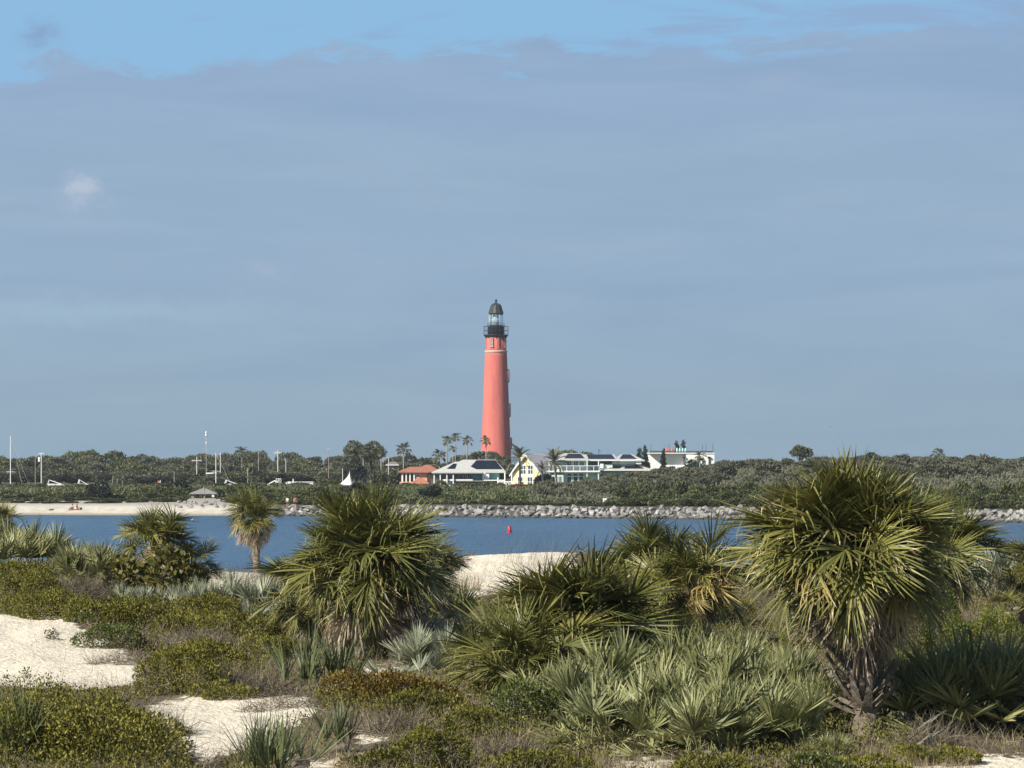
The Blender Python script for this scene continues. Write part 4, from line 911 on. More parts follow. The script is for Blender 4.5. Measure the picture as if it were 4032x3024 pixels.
for a, b in ((2213, 2230), (2233, 2257), (2260, 2282), (2285, 2310), (2313, 2336), (2339, 2360)): h.box('balcony_glass', a, 1837, b, 1852, -1.46, -1.42, 'clear_glass')
for u in (2160, 2309, 2354): h.box('post', u, 1812, u+4, 1915, -1.3, -1.05, 'mint_light', bottom=True)
h.box('end_wall', 2185, 1832, 2208, 1853, -.9, 2.1, 'bright_white')
h.box('bay', 2166, 1868, 2218, 1912, -1.0, 0, 'mint_light', bottom=True)
for a, b in ((2176, 2192), (2199, 2209)): h.window(a, 1876, b, 1898, -1.0)
for a in (2234, 2258, 2281): h.window(a, 1865, a+16, 1874, 0, 'mint_light', 0); h.window(a, 1877, a+16, 1902, 0, 'mint_light', 0)
h.box('deck', 2143, 1915, 2285, 1921, -2.6, .2, 'bright_white'); h.box('deck_skirt', 2150, 1921, 2280, 1934, -2.2, 0, 'deck_grey', bottom=True)
h.box('wing_wall', 2372, 1852, 2560, 1880, 1, 9, 'mint_wall', bottom=True); h.box('parapet', 2363, 1826, 2376, 1843, .2, 2.2, 'bright_white'); h.box('upper_wall', 2376, 1828, 2412, 1846, .8, 2.2, 'mint_light')
rf, ge = h.hip('wing_roof', 2355, 2575, 1850, 1826, 2442, 2502, -.8, 10, 'grey_roof'); h.panels(rf, ge, ((.46, .18), (.86, .86)), 7, 2); h.panels(rf, ge, ((.12, .2), (.36, .7)), 4, 1)
h.box('fascia', 2354, 1850.5, 2560, 1853, -.9, -.7, 'bright_white'); h.box('dormer', 2504, 1808, 2526, 1827, 1.4, 4, 'bright_white')
h.box('attic_wall', 2412, 1815, 2500, 1828, 1.6, 2.2, 'mint_light')
for u, vt in ((2360, 1768), ): MB().tube([(h.x(u), 6, h.z(1792)), (h.x(u), 6, h.z(vt))], .06, 5).box(h.x(u), h.x(u+9), 5.95, 6.05, h.z(1776), h.z(1774)).obj('antenna', MATS['black_iron'], h.root)
# white flat-roofed building
h = Bld('white_building', 2640, 1850, 1010, 'big plain white flat roofed building with railed roof terrace', 'building')
h.box('wall', 2556, 1786, 2797, 1860, 0, 16, 'bright_white', bottom=True); h.box('wall', 2700, 1785, 2811, 1860, -2.2, -.02, 'bright_white', bottom=True); h.box('coping', 2552, 1783, 2814, 1786.2, -2.4, 16.2, 'bright_white')
mb = MB().box(h.x(2558), h.x(2810), -2.1, -2.0, h.z(1777), h.z(1775.6))
for u in np.arange(2558, 2812, 6): mb.box(h.x(u), h.x(u)+.08, -2.08, -2.02, h.z(1784), h.z(1776))
mb.obj('roof_railing', MATS['black_iron'], h.root); h.box('roof_screen', 2562, 1776.5, 2806, 1783.5, 3, 3.2, 'roof_felt')
w = h.window(2764, 1813, 2774, 1824, -2.2, 'deck_grey', 0)
for u in (2690, 2746, 2788): MB().box(h.x(u), h.x(u)+.22, -2.55, -2.3, h.z(1830), h.z(1797)).box(h.x(u)-.25, h.x(u)+.5, -2.7, -2.2, h.z(1804), h.z(1799)).obj('wall_lamp', MATS['black_iron'], h.root)
for u, vt in ((2563, 1749), (2634, 1747), (2766, 1750), (2780, 1747), (2807, 1746)): MB().tube([(h.x(u), 1, h.z(1786)), (h.x(u)+.05, 1, h.z(vt))], .05, 5).obj('antenna', MATS['black_iron'], h.root)
h.box('lower_wing', 2812, 1836, 2830, 1850, -1.5, 6, 'bright_white', bottom=True)
def umbrella_row(u0, n, mat, label):
    for i in range(n):
        pos = at(u0+i*11, 1783, 1011.5); o = empty('sun_umbrella', pos, label=label, cat='umbrella', group=label+' row')
        MB().tube([(0, 0, -.1), (0, 0, 1.0)], .03, 5).obj('pole', MATS['white_paint'], o); MB().lathe([(.12, 1.15), (.26, .7), (.20, .2), (.1, .15)], 8).obj('canopy', MATS[mat], o, True)
umbrella_row(2624, 3, 'coral_cloth', 'folded coral umbrella on the white building roof'); umbrella_row(2666, 4, 'aqua_canvas', 'folded aqua umbrella on the white building roof')
# small house in the trees
h = Bld('small_house', 1545, 1838, 1000, 'small house with tan roof and white eave half hidden in trees')
h.box('wall', 1526, 1832, 1566, 1838, 0, 6, 'deck_grey', bottom=True); h.hip('roof', 1519, 1572, 1829, 1818, 1536, 1556, -.6, 7, 'tan_roof'); h.box('fascia', 1519, 1829.5, 1571, 1832.5, -.75, -.61, 'bright_white'); h.window(1538, 1836, 1548, 1844, 0)  # shadow on the teal wall is put into its dark grey colour
# party tent
LT = fground(1345, 940); kt = 940/F; tent = empty('peaked_tent', LT, label='white peaked marquee tent with one tall swooping point', cat='tent')
zt = lambda v: H0-(v-V0)*kt-LT.z
n = 16; rings = []
for t in np.linspace(0, 1, 9):
    rr = (1-t)**1.7; z = zt(1910)+(zt(1858)-zt(1910))*t; rings.append([(1.75-.35*t*0+(-2.05 if math.cos(q) < 0 else .9)*abs(math.cos(q))*rr*1.25-.0, 2.0*math.sin(q)*rr, z) for q in np.linspace(0, 2*math.pi, n, endpoint=False)])
MB().add([p for r_ in rings for p in r_], [(i*n+j, i*n+(j+1) % n, (i+1)*n+(j+1) % n, (i+1)*n+j) for i in range(8) for j in range(n)]).obj('canopy', MATS['bright_white'], tent, True)
for q in (.6, 2.5, 3.7, 5.6): MB().tube([(rings[0][int(q/6.283*n)][0], rings[0][int(q/6.283*n)][1], -.4), rings[0][int(q/6.283*n)]], .06, 6).obj('pole', MATS['white_paint'], tent)
MB().tube([(1.75, 0, -.3), (1.75, 0, zt(1857))], .07, 6).obj('mast', MATS['white_paint'], tent)
# shore pavilion
d = 690.; LP_ = fground(803, d); kp = d/F; pav = empty('shore_pavilion', LP_, label='open sided pavilion with grey pyramid roof above the beach', cat='pavilion'); zp = lambda v: H0-(v-V0)*kp-LP_.z
w = 54*kp; apex = (0, 0, zp(1920)); e = zp(1942)
rfm = MB().add([(-w, -w*.8, e), (w, -w*.8, e), (w, w*.8, e), (-w, w*.8, e), apex, (-w, -w*.8, e-.14), (w, -w*.8, e-.14), (w, w*.8, e-.14), (-w, w*.8, e-.14)], [(0, 1, 4), (1, 2, 4), (2, 3, 4), (3, 0, 4), (8, 7, 6, 5), (0, 5, 6, 1), (1, 6, 7, 2), (2, 7, 8, 3), (3, 8, 5, 0)]).obj('roof', MATS['pavilion_roof'], pav)
MB().tube([(0, -.05, zp(1919)), (.12, -w*.8, e+.03)], .05, 5).obj('ridge_cap', MATS['deck_grey'], rfm)
for x, y in ((-w*.82, -w*.6), (.15, -w*.6), (w*.72, -w*.6), (-w*.82, w*.6), (w*.82, w*.6)): MB().box(x-.09, x+.09, y-.09, y+.09, -.5, e-.1).obj('post', MATS['pole_wood'], pav)
MB().box(w*.62, w*.80, -w*.72, -w*.64, zp(1956), e-.13).obj('notice_board', MATS['bright_white'], pav); MB().box(-w*.9, w*.9, -w*.7, w*.7, -.6, .12).obj('floor', MATS['pole_wood'], pav)
# shoreline sign
LS = fground(2381, 624); zs = lambda v: H0-(v-V0)*624/F-LS.z
sg = empty('shore_sign', LS, label='blank backed white twin sign on a post above the boulders', cat='sign')
MB().box(-.07, .07, .04, .14, -.5, zs(1962)).obj('post', MATS['pole_wood'], sg); MB().box(-.27, -.02, -.02, .035, zs(1979), zs(1961)).obj('panel', MATS['bright_white'], sg); MB().box(.02, .27, -.02, .035, zs(1979), zs(1961)).obj('panel', MATS['bright_white'], sg)
# buoy
bu = empty('channel_buoy', (at(2006, V0+H0*F/486, 486).x, 486, 0), label='red nun buoy floating in the blue inlet', cat='buoy'); bu.scale = (.55, .55, .74)
MB().lathe([(.30, -.5), (.55, -.2), (.60, .02), (.60, .12), (.40, .17)], 20).obj('hull', MATS['red_buoy'], bu, True)
MB().lathe([(.40, .15), (.43, .25), (.40, .60), (.30, .95), (.22, 1.05), (.05, 1.07)], 20).obj('cone', MATS['red_buoy'], bu, True); MB().tube([(0, 0, 1.05), (0, 0, 1.22)], .03, 6).obj('lifting_eye', MATS['black_iron'], bu)
MB().box(-.12, .12, -.445, -.36, .42, .66).obj('number_plate', MATS['coral_cloth'], bu)
# poles and masts
def pole(u, v0, v1, d, r, mat, label, cat='pole', lean=0, arm=None, name='utility_pole', parent=None):
    p1 = at(u+lean, v0, d); p0 = fground(u, d) if v1 is None else at(u, v1, d); base = fground(u, d)
    o = empty(name, base, label=label, cat=cat); MB().tube([Vector(p0)-base+Vector((0, 0, -.3 if v1 is None else 0)), Vector(p1)-base], [r, r*.8], 7).obj('shaft', MATS[mat], o)
    if arm:
        z = H0-(arm[0]-V0)*d/F-base.z; x = p1.x-base.x; MB().box(x-arm[1]*d/F, x+arm[1]*d/F, -.10, .10, z-.08, z+.08).obj('crossarm', MATS[mat], o)
        for q in (-.85, -.4, .4, .85): MB().lathe([(.05, z+.08), (.07, z+.14), (.04, z+.24)], 6, cx=x+q*arm[1]*d/F).obj('insulator', MATS['pale_pole'], o)
    return o
t_ = pole(163, 1783, None, 990, .14, 'pale_pole', 'pale utility pole with crossarm and white transformer in the wood', arm=(1787, 11))
MB().lathe([(.28, 0), (.30, .1), (.30, .9), (.2, 1.0)], 10, cx=-.45).obj('transformer', MATS['bright_white'], t_, loc=(0, 0, H0-(1818-V0)*990/F-t_.location.z))
pole(1094, 1772, None, 1060, .13, 'pale_pole', 'grey utility pole with wide crossarm above the oak canopy', arm=(1783, 16)); pole(1018, 1776, None, 1060, .12, 'pole_wood', 'bare utility pole between the cabbage palm and the crossarm pole')
pole(1126, 1805, None, 1010, .22, 'pole_wood', 'thick bare dead trunk pole below the crossarm pole'); pole(1294, 1768, None, 985, .09, 'pole_wood', 'tall thin pole with lamp arm left of the tent', arm=(1771, 5)); pole(1530, 1800, None, 960, .09, 'pale_pole', 'slim pale pole beside the small tan roofed house')
pole(775, 1798, None, 1030, .12, 'pale_pole', 'utility pole with sagging crossarm near the sailboat masts', arm=(1814, 20)); pole(868, 1781, None, 1000, .11, 'pale_pole', 'pale wooden pole right of the sailboat mast'); pole(1349, 1845, None, 955, .09, 'pale_pole', 'short white pole touching the tent edge')
pole(139, 1796, None, 965, .09, 'pole_wood', 'brown slightly leaning pole beside the leaning mast', lean=0); pole(686, 1855, None, 965, .10, 'pole_wood', 'short weathered post above the belt by the pavilion')
pole(436, 1872, None, 968, .10, 'grey_bark', 'bleached leaning dead trunk in the wood edge', lean=10, name='dead_snag'); pole(452, 1885, None, 966, .10, 'grey_bark', 'bleached forked dead trunk beside the other one', lean=12, name='dead_snag')
pole(482, 1890, None, 966, .10, 'grey_bark', 'short bleached snag at the wood edge', name='dead_snag')
tm = pole(812, 1700, None, 1040, .045, 'pale_pole', 'very thin tall mast carrying small white antenna pods', 'mast', name='radio_mast')
for v, w_ in ((1704, .20), (1714, .24), (1745, .14)): MB().lathe([(.02, -.35), (w_, -.15), (w_, .2), (.02, .42)], 10).obj('antenna_pod', MATS['bright_white'], tm, True, loc=((tm.children[0].matrix_world.translation.x*0), -.1, H0-(v-V0)*1040/F-tm.location.z))
# boats: only what shows above the shrubs is detailed
def hull_mesh(L, Bm, Hh):
    mb = MB(); st = []
    for i in range(9):
        t = i/8; x = -L/2+L*t; w = Bm/2*(1-max(0, (t-.45)/.55)**2.2)*(.86+.14*min(1, t*4)); sh = Hh*(1+.28*t*t)
        st += [(x, -w, sh), (x, -w*.82, 0), (x, 0, -.35*(1-t*.6)), (x, w*.82, 0), (x, w, sh)]
    fs = [(5*i+j, 5*i+j+1, 5*i+j+6, 5*i+j+5) for i in range(8) for j in range(4)]+[(5*i+4, 5*i, 5*i+5, 5*i+9) for i in range(8)]+[(0, 1, 2, 3, 4)]
    return mb.add(st, fs)
def boat(u, v, d, L, rz, label, kind, mast=None, cat='boat'):
    b = at(u, v, d); b.z = 0.02 if kind == 'sail' else .95; o = empty('motor_boat' if kind != 'sail' else 'sailboat', b, rz, label, cat)
    hull_mesh(L, L*.32, 1.15).obj('hull', MATS['bright_white'], o)
    if kind == 'motor':
        MB().prism([(-L*.30, 1.1), (L*.16, 1.1), (L*.08, 2.1), (-L*.26, 2.2)], -L*.11, L*.11).obj('cabin', MATS['bright_white'], o); MB().box(-L*.22, L*.08, -L*.115, L*.115, 1.45, 1.85).obj('windscreen', MATS['house_glass'], o)
        MB().tube([(-L*.32, -L*.1, 1.1), (-L*.24, -L*.1, 3.0), (-L*.24, L*.1, 3.0), (-L*.32, L*.1, 1.1)], .09, 6).tube([(-L*.24, 0, 3.0), (L*.10, 0, 1.9)], .10, 6).obj('radar_arch', MATS['bright_white'], o)
    if kind == 'sail':
        MB().prism([(-L*.2, 1.15), (L*.15, 1.2), (L*.10, 1.6), (-L*.2, 1.65)], -.7, .7).obj('cabin', MATS['bright_white'], o)
        zm = H0-(mast[0]-V0)*d/F-b.z; MB().tube([(.3, 0, .8), (.3, 0, zm)], [.10, .075], 8).obj('mast', MATS['bright_white'], o); zq = .8+(zm-.8)*mast[1]
        MB().tube([(.3-.9, 0, zq), (.3+.9, 0, zq)], .05, 6).obj('spreader', MATS['bright_white'], o); MB().tube([(.3, 0, 2.0), (-L*.40, 0, 2.1)], .09, 6).obj('boom', MATS['bright_white'], o)
        MB().tube([(.3, 0, zm-.1), (L*.49, 0, 1.4)], .018, 4).obj('forestay', MATS['pale_pole'], o)
    return o
s1 = boat(36, 1926, 960, 10, 0.0, 'sailboat with tall white mast and aqua awning at the marina edge', 'sail', (1716, .38))
zc = H0-(1918-V0)*960/F-s1.location.z
MB().add([(-2.2, -1.2, zc), (2.7, -1.2, zc), (2.7, 1.2, zc), (-2.2, 1.2, zc), (-.4, 0, zc+.55), (1.0, 0, zc+.55)], [(0, 1, 5, 4), (1, 2, 5), (2, 3, 4, 5), (3, 0, 4), (3, 2, 1, 0)]).obj('awning', MATS['aqua_canvas'], s1)
for x, y in ((-2.1, -1.1), (2.6, -1.1), (2.6, 1.1), (-2.1, 1.1)): MB().tube([(x, y, .9), (x, y, zc+.02)], .04, 5).obj('awning_pole', MATS['white_paint'], s1)
pm = pole(97, 1785, None, 975, .07, 'pole_wood', 'slanting brown mast of a laid up boat near the aqua awning', 'mast', lean=-37, name='leaning_mast')
boat(235, 1918, 955, 9.5, .1, 'white motor boat with radar arch showing over the shrubs', 'motor'); boat(845, 1888, 965, 9, 0.2, 'sailboat with pale mast and spreader beside the boat shed', 'sail', (1783, .55))
boat(928, 1889, 950, 8.5, .2, 'white motor boat parked below the shaggy palm', 'motor'); boat(1060, 1899, 950, 6.5, 2.9, 'small white motor boat in the gap between bushes', 'motor'); boat(338, 1916, 960, 6.0, .3, 'small white motor boat deep among the bushes', 'motor')
# boat shed roof
h = Bld('boat_shed', 850, 1888, 1010, 'long low boat shed with white roof edge behind the masts', 'shed')
h.box('roof', 812, 1861, 872, 1866, -1, 7, 'bright_white'); h.box('roof', 899, 1861, 931, 1867, -1, 7, 'bright_white'); h.box('wall', 818, 1866.5, 868, 1888, 2, 6, 'deck_grey', bottom=True); h.box('wall', 903, 1867.5, 928, 1888, 2, 6, 'teal_wall', bottom=True)
for u in (816, 842, 866, 902, 928): h.box('post', u, 1866, u+2.5, 1890, -.6, -.4, 'bright_white', bottom=True)
# yard wall, trellis, crate
h = Bld('garden_wall', 1190, 1915, 965, 'low pale block wall behind the shore shrubs', 'wall')
h.box('panel', 1145, 1899, 1178, 1914, 0, .25, 'pale_pole', bottom=True); h.box('panel', 1180, 1898, 1214, 1914, 0, .25, 'pale_pole', bottom=True); h.box('panel', 1217, 1898, 1233, 1913, 0, .25, 'pale_pole', bottom=True); h.box('coping', 1144, 1896.5, 1234, 1899, -.1, .35, 'bright_white')
h = Bld('white_trellis', 1118, 1905, 968, 'white garden trellis arch among the bushes', 'trellis')
for u in (1087, 1094, 1098, 1105): h.box('upright', u, 1884, u+2, 1905, 0, .15, 'bright_white', bottom=True)
h.box('cross_bar', 1086, 1884, 1107, 1886, -.05, .2, 'bright_white')
h = Bld('storage_tank', 1139, 1913, 962, 'round white tank at the left end of the pale wall', 'tank'); MB().lathe([(.6, h.gz), (.62, 0), (.62, h.z(1900)), (.4, h.z(1897)), (.1, h.z(1896))], 18).obj('body', MATS['bright_white'], h.root, True); MB().tube([(.9, 0, h.gz), (.9, 0, h.z(1886))], .14, 8).obj('vent_pipe', MATS['bright_white'], h.root)
h = Bld('orange_tarp_shed', 626, 1905, 975, 'small shed under an orange tarp in the wood edge', 'shed'); h.box('tarp', 621, 1893, 631, 1905, 0, 1.5, 'coral_cloth', bottom=True); h.box('post', 631, 1890, 633, 1905, -.1, 0, 'pale_pole', bottom=True)

# ------------------------------------------------------------------ people and birds
plain('skin', (.42, .25, .18), .6, .08, 6.); plain('pink_shirt', (.62, .16, .17), .8, .1, 5.); plain('white_shirt', (.72, .72, .70), .8, .08, 5.); plain('dark_cloth', (.035, .038, .05), .85, .15, 5.); plain('hair', (.05, .035, .025), .7, .2, 8.); plain('maroon_cloth', (.20, .07, .07), .85, .15, 5.)
plain('feather_white', (.66, .66, .68), .7, .15, 8.); plain('feather_grey', (.45, .46, .52), .7, .2, 30.)
def skin_body(name, joints, edges, mat, parent, sub=2):
    me = bpy.data.meshes.new(name); me.from_pydata([j[0] for j in joints], edges, []); o = bpy.data.objects.new(name, me); link(o, parent)
    o.modifiers.new('skin', 'SKIN'); s = o.modifiers.new('sub', 'SUBSURF'); s.levels = s.render_levels = sub
    for v, j in zip(me.skin_vertices[0].data, joints): v.radius = (j[1], j[1])
    me.skin_vertices[0].data[0].use_root = True; me.materials.append(mat); return o
def head_parts(o, c, hat=None):
    MB().lathe([(.005, .135), (.05, .125), (.088, .07), (.098, .0), (.096, -.03), (.085, -.05)], 12).obj('hair', MATS['hair'], o, True, loc=c+Vector((0, .012, .012)))
def stand(u, v, d, rz, label, shirt, sc=1.0):
    b = fground(u, d); o = empty('person', b, rz, label, 'person'); o.scale = (sc,)*3
    J = [((0, 0, .95), .13), ((0, 0, 1.15), .13), ((0, 0, 1.38), .15), ((0, 0, 1.50), .055), ((0, -.01, 1.60), .09), ((0, -.02, 1.69), .085),
         ((-.19, 0, 1.40), .065), ((-.25, -.02, 1.14), .048), ((-.24, -.14, .92), .036), ((-.24, -.18, .84), .035), ((.19, 0, 1.40), .065), ((.26, .02, 1.13), .048), ((.22, -.12, .92), .036), ((.21, -.17, .85), .035),
         ((-.10, 0, .88), .10), ((-.12, -.02, .48), .065), ((-.13, .03, .09), .045), ((-.13, -.12, .04), .04), ((.10, 0, .88), .10), ((.13, -.06, .48), .065), ((.14, .0, .09), .045), ((.15, -.14, .04), .04)]
    E = [(0, 1), (1, 2), (2, 3), (3, 4), (4, 5), (2, 6), (6, 7), (7, 8), (8, 9), (2, 10), (10, 11), (11, 12), (12, 13), (0, 14), (14, 15), (15, 16), (16, 17), (0, 18), (18, 19), (19, 20), (20, 21)]
    skin_body('body', J, E, MATS['skin'], o)
    Js = [((0, 0, 1.0), .15), ((0, 0, 1.2), .145), ((0, 0, 1.39), .16), ((0, 0, 1.47), .08), ((-.19, 0, 1.40), .08), ((-.24, -.01, 1.22), .066), ((.19, 0, 1.40), .08), ((.245, .01, 1.22), .066)]
    skin_body('shirt', Js, [(0, 1), (1, 2), (2, 3), (2, 4), (4, 5), (2, 6), (6, 7)], MATS[shirt], o)
    Jp = [((0, 0, .98), .15), ((-.10, 0, .86), .115), ((-.12, -.02, .52), .085), ((.10, 0, .86), .115), ((.13, -.05, .52), .085)]
    skin_body('shorts', Jp, [(0, 1), (1, 2), (0, 3), (3, 4)], MATS['dark_cloth'], o); head_parts(o, Vector((0, -.01, 1.63)))
    return o
stand(1162, 2020, 642, .3, 'person in a pink shirt and dark shorts standing on the far beach', 'pink_shirt'); stand(1132, 2020, 643, -.4, 'person in a white shirt and dark shorts standing on the far beach', 'white_shirt', .92)
def sit(u, d, rz, label, shirt):
    b = fground(u, d); o = empty('person', b, rz, label, 'person')
    J = [((0, 0, .14), .14), ((0, .05, .35), .13), ((0, .03, .56), .15), ((0, 0, .68), .055), ((0, -.03, .78), .09), ((0, -.04, .86), .085),
         ((-.19, .03, .57), .062), ((-.27, -.1, .38), .046), ((-.16, -.32, .42), .036), ((.19, .03, .57), .062), ((.28, -.08, .36), .046), ((.17, -.30, .42), .036),
         ((-.11, -.06, .14), .10), ((-.14, -.42, .42), .07), ((-.15, -.62, .07), .05), ((-.15, -.74, .05), .04), ((.11, -.06, .14), .10), ((.15, -.40, .44), .07), ((.16, -.60, .07), .05), ((.16, -.72, .05), .04)]
    E = [(0, 1), (1, 2), (2, 3), (3, 4), (4, 5), (2, 6), (6, 7), (7, 8), (2, 9), (9, 10), (10, 11), (0, 12), (12, 13), (13, 14), (14, 15), (0, 16), (16, 17), (17, 18), (18, 19)]
    skin_body('body', J, E, MATS['skin'], o); skin_body('shirt', [((0, .02, .2), .16), ((0, .05, .36), .145), ((0, .03, .57), .165), ((-.19, .03, .57), .078), ((.19, .03, .57), .078)], [(0, 1), (1, 2), (2, 3), (2, 4)], MATS[shirt], o)
    head_parts(o, Vector((0, -.03, .81))); return o
sit(286, 660, -.9, 'person in dark clothes sitting on the far beach with knees up', 'dark_cloth'); sit(303, 660, .9, 'person in maroon sitting close beside another on the far beach', 'maroon_cloth')
b = fground(296, 659); bl = empty('beach_blanket', b, .1, 'maroon blanket with a bag spread under the seated pair', 'blanket'); MB().box(-1.0, 1.0, -.6, .6, .0, .10).obj('cloth', MATS['maroon_cloth'], bl); MB().lathe([(.16, .1), (.20, .2), (.16, .36), (.08, .42)], 10, cx=.9, cy=-.3).obj('bag', MATS['dark_cloth'], bl, True)
b = fground(204, 659); dw = empty('driftwood', b, .2, 'short dark driftwood log lying on the far beach', 'driftwood'); MB().tube([(-.45, 0, .08), (0, .05, .12), (.35, 0, .18)], [.10, .13, .06], 7).obj('log', MATS['bark'], dw, True); MB().tube([(-.1, .03, .12), (-.25, -.05, .30)], [.05, .02], 5).obj('branch', MATS['bark'], dw)
def gull(loc, rz, label, mat='feather_white', span=1.1, name='gull'):
    o = empty(name, loc, rz, label, 'bird'); q = span/2
    MB().tube([(-.22, 0, 0), (-.12, 0, 0), (0, 0, .01), (.14, 0, .02), (.2, 0, .03), (.25, 0, .02)], [.01, .045, .065, .045, .035, .008], 8).obj('body', MATS[mat], o, True)
    for s in (-1, 1): MB().add([(.07, s*.03, .03), (-.08, s*.03, .03), (-.05, s*q*.5, .14), (.10, s*q*.5, .15), (-.12, s*q, .08), (.07, s*.03, .05), (-.08, s*.03, .045), (-.05, s*q*.5, .155), (.10, s*q*.5, .17)], [(0, 1, 2, 3), (3, 2, 4), (5, 8, 7, 6), (8, 4, 7)]).obj('wing', MATS[mat], o)
gull(at(760, 2047, 470), .4, 'white gull gliding low over the inlet water'); gull(at(3270, 1681, 900), 1.2, 'tiny dark bird flying high above the far dune', 'dark_cloth', 1.3, 'seabird')
# ------------------------------------------------------------------ near dune plants
leaf('oak_scrub', [(0, (.038, .036, .006)), (.35, (.098, .102, .016)), (.65, (.172, .166, .028)), (.88, (.25, .225, .05)), (1, (.33, .29, .10))], .6, .15, .15, .22)
leaf('amber_scrub', [(0, (.04, .03, .008)), (.4, (.13, .092, .018)), (.75, (.235, .165, .034)), (1, (.34, .25, .08))], .6, .15, .1, .22)
leaf('green_scrub', [(0, (.022, .034, .008)), (.45, (.075, .10, .020)), (.8, (.14, .16, .036)), (1, (.22, .225, .07))], .45, .2, .15, .4)
leaf('cedar_leaf', [(0, (.030, .046, .008)), (.45, (.115, .145, .022)), (.8, (.20, .22, .040)), (1, (.28, .28, .08))], .5, .2, .15, .3)
leaf('lime_leaf', [(0, (.06, .10, .02)), (.5, (.14, .22, .035)), (1, (.26, .33, .08))], .4, .3, .1, .4)
leaf('seagrape_leaf', [(0, (.03, .035, .010)), (.4, (.075, .080, .020)), (.8, (.15, .135, .035)), (1, (.24, .18, .06))], .6, .15, .1, .2)
leaf('dry_twig', [(0, (.05, .042, .036)), (.5, (.135, .115, .088)), (1, (.29, .25, .20))], .85, 0.02, .2, .15)
leaf('dry_grass', [(0, (.13, .10, .06)), (.5, (.27, .215, .145)), (1, (.44, .37, .26))], .75, .2, .2, .2)
plain('driftwood_grey', (.26, .25, .23), .9, .35, 5., spec=.2, bump=.6)
def twig_mesh(name, rs, P, D, Lr, w, bend=.5, mat='dry_twig', seg=3):
    """thin curved stems as crossed-free ribbons"""
    n = len(P); L = rs.uniform(*Lr, n); side = unit(np.cross(D, rs.normal(size=(n, 3)))); pos = P.copy(); d = D.copy(); V = []; b = rs.normal(size=(n, 3))*bend
    for s in range(seg+1):
        ww = w*(1-.75*s/seg); V.append(pos-side*ww); V.append(pos+side*ww)
        d = unit(d+b/seg); pos = pos+d*(L/seg)[:, None]
    V = np.stack(V, 1).reshape(-1, 3); k = 2*(seg+1); base = np.arange(n)[:, None]*k
    Q = np.concatenate([base+np.array([2*s, 2*s+1, 2*s+3, 2*s+2]) for s in range(seg)], 0)
    t = np.clip(np.tile(.5+rs.normal(size=n)*.25, seg), 0, 1)
    return np_mesh(name, V, Q, MATS[mat], t)
def bush(name, u, v, wpx, hpx, mat, label, seed, depth=.8, n=None, L=.062, B=.028, nb=None, cat='shrub', up=.5, rnd=1.0, twigs=350, dens=1900, group=None):
    """a low mound: v is the row of its front foot"""
    g0 = hit(u, v); k = g0.y/F; rx = wpx*k/2; ry = rx*depth; H = hpx*k
    c = Vector((g0.x, g0.y+ry*.75, 0)); c.z = float(zn(c.x, c.y)); rs = np.random.default_rng(seed); root = empty(name, c, label=label, cat=cat, group=group)
    H = max(.25, H-(ry*.75)*0.0); nb = nb or int(8+rx*4); bl = []
    for i in range(nb):
        a = rs.uniform(0, 6.28); q = math.sqrt(rs.random())*.78; x, y = q*rx*math.cos(a), q*ry*math.sin(a)
        rr = min(rx, ry)*rs.uniform(.26, .46); zc = float(zn(c.x+x, c.y+y))-c.z; hh = H*(1-.55*q*q)*rs.uniform(.72, 1.0)
        bl.append((x, y, zc+hh*.35, rr*1.25, rr*1.1, hh*.65))
    area = 3.2*rx*ry+2.2*rx*H; n = n or int(min(30000, area*dens))
    rs2 = np.random.default_rng(seed+1); P, N, r = blob_points(rs2, bl, n, -.6, .32)
    zg = zn(c.x+P[:, 0], c.y+P[:, 1])-c.z; ok = P[:, 2] > zg-.02; P, N, r = P[ok], N[ok], r[ok]; m_ = len(P)
    D = unit(N*.55+np.array([0, 0, up])+rs2.normal(size=(m_, 3))*rnd*.55); W = unit(np.cross(D, rs2.normal(size=(m_, 3))))
    tone = np.clip(.48+rs2.normal(size=m_)*.20+fbm(P[:, 0]*2.2+P[:, 2]*2, P[:, 1]*2.2, seed)*.9, 0, 1)
    V, Fq, t = leaf_quads(P, D, W, L*rs2.uniform(.6, 1.25, m_), B*rs2.uniform(.7, 1.25, m_), tone)
    tag(obj('foliage', np_mesh('foliage', V, Fq, MATS[mat], t), root), kind='stuff')
    ix = rs2.integers(0, m_, twigs); Pt = P[ix]*np.array([.93, .93, .85]); Dt = unit(N[ix]*.5+np.array([0, 0, .5])+rs2.normal(size=(twigs, 3))*.6)
    tag(obj('stem', twig_mesh('stem', rs2, Pt-Dt*.12, Dt, (.12, .32), .005), root), kind='stuff'); return root
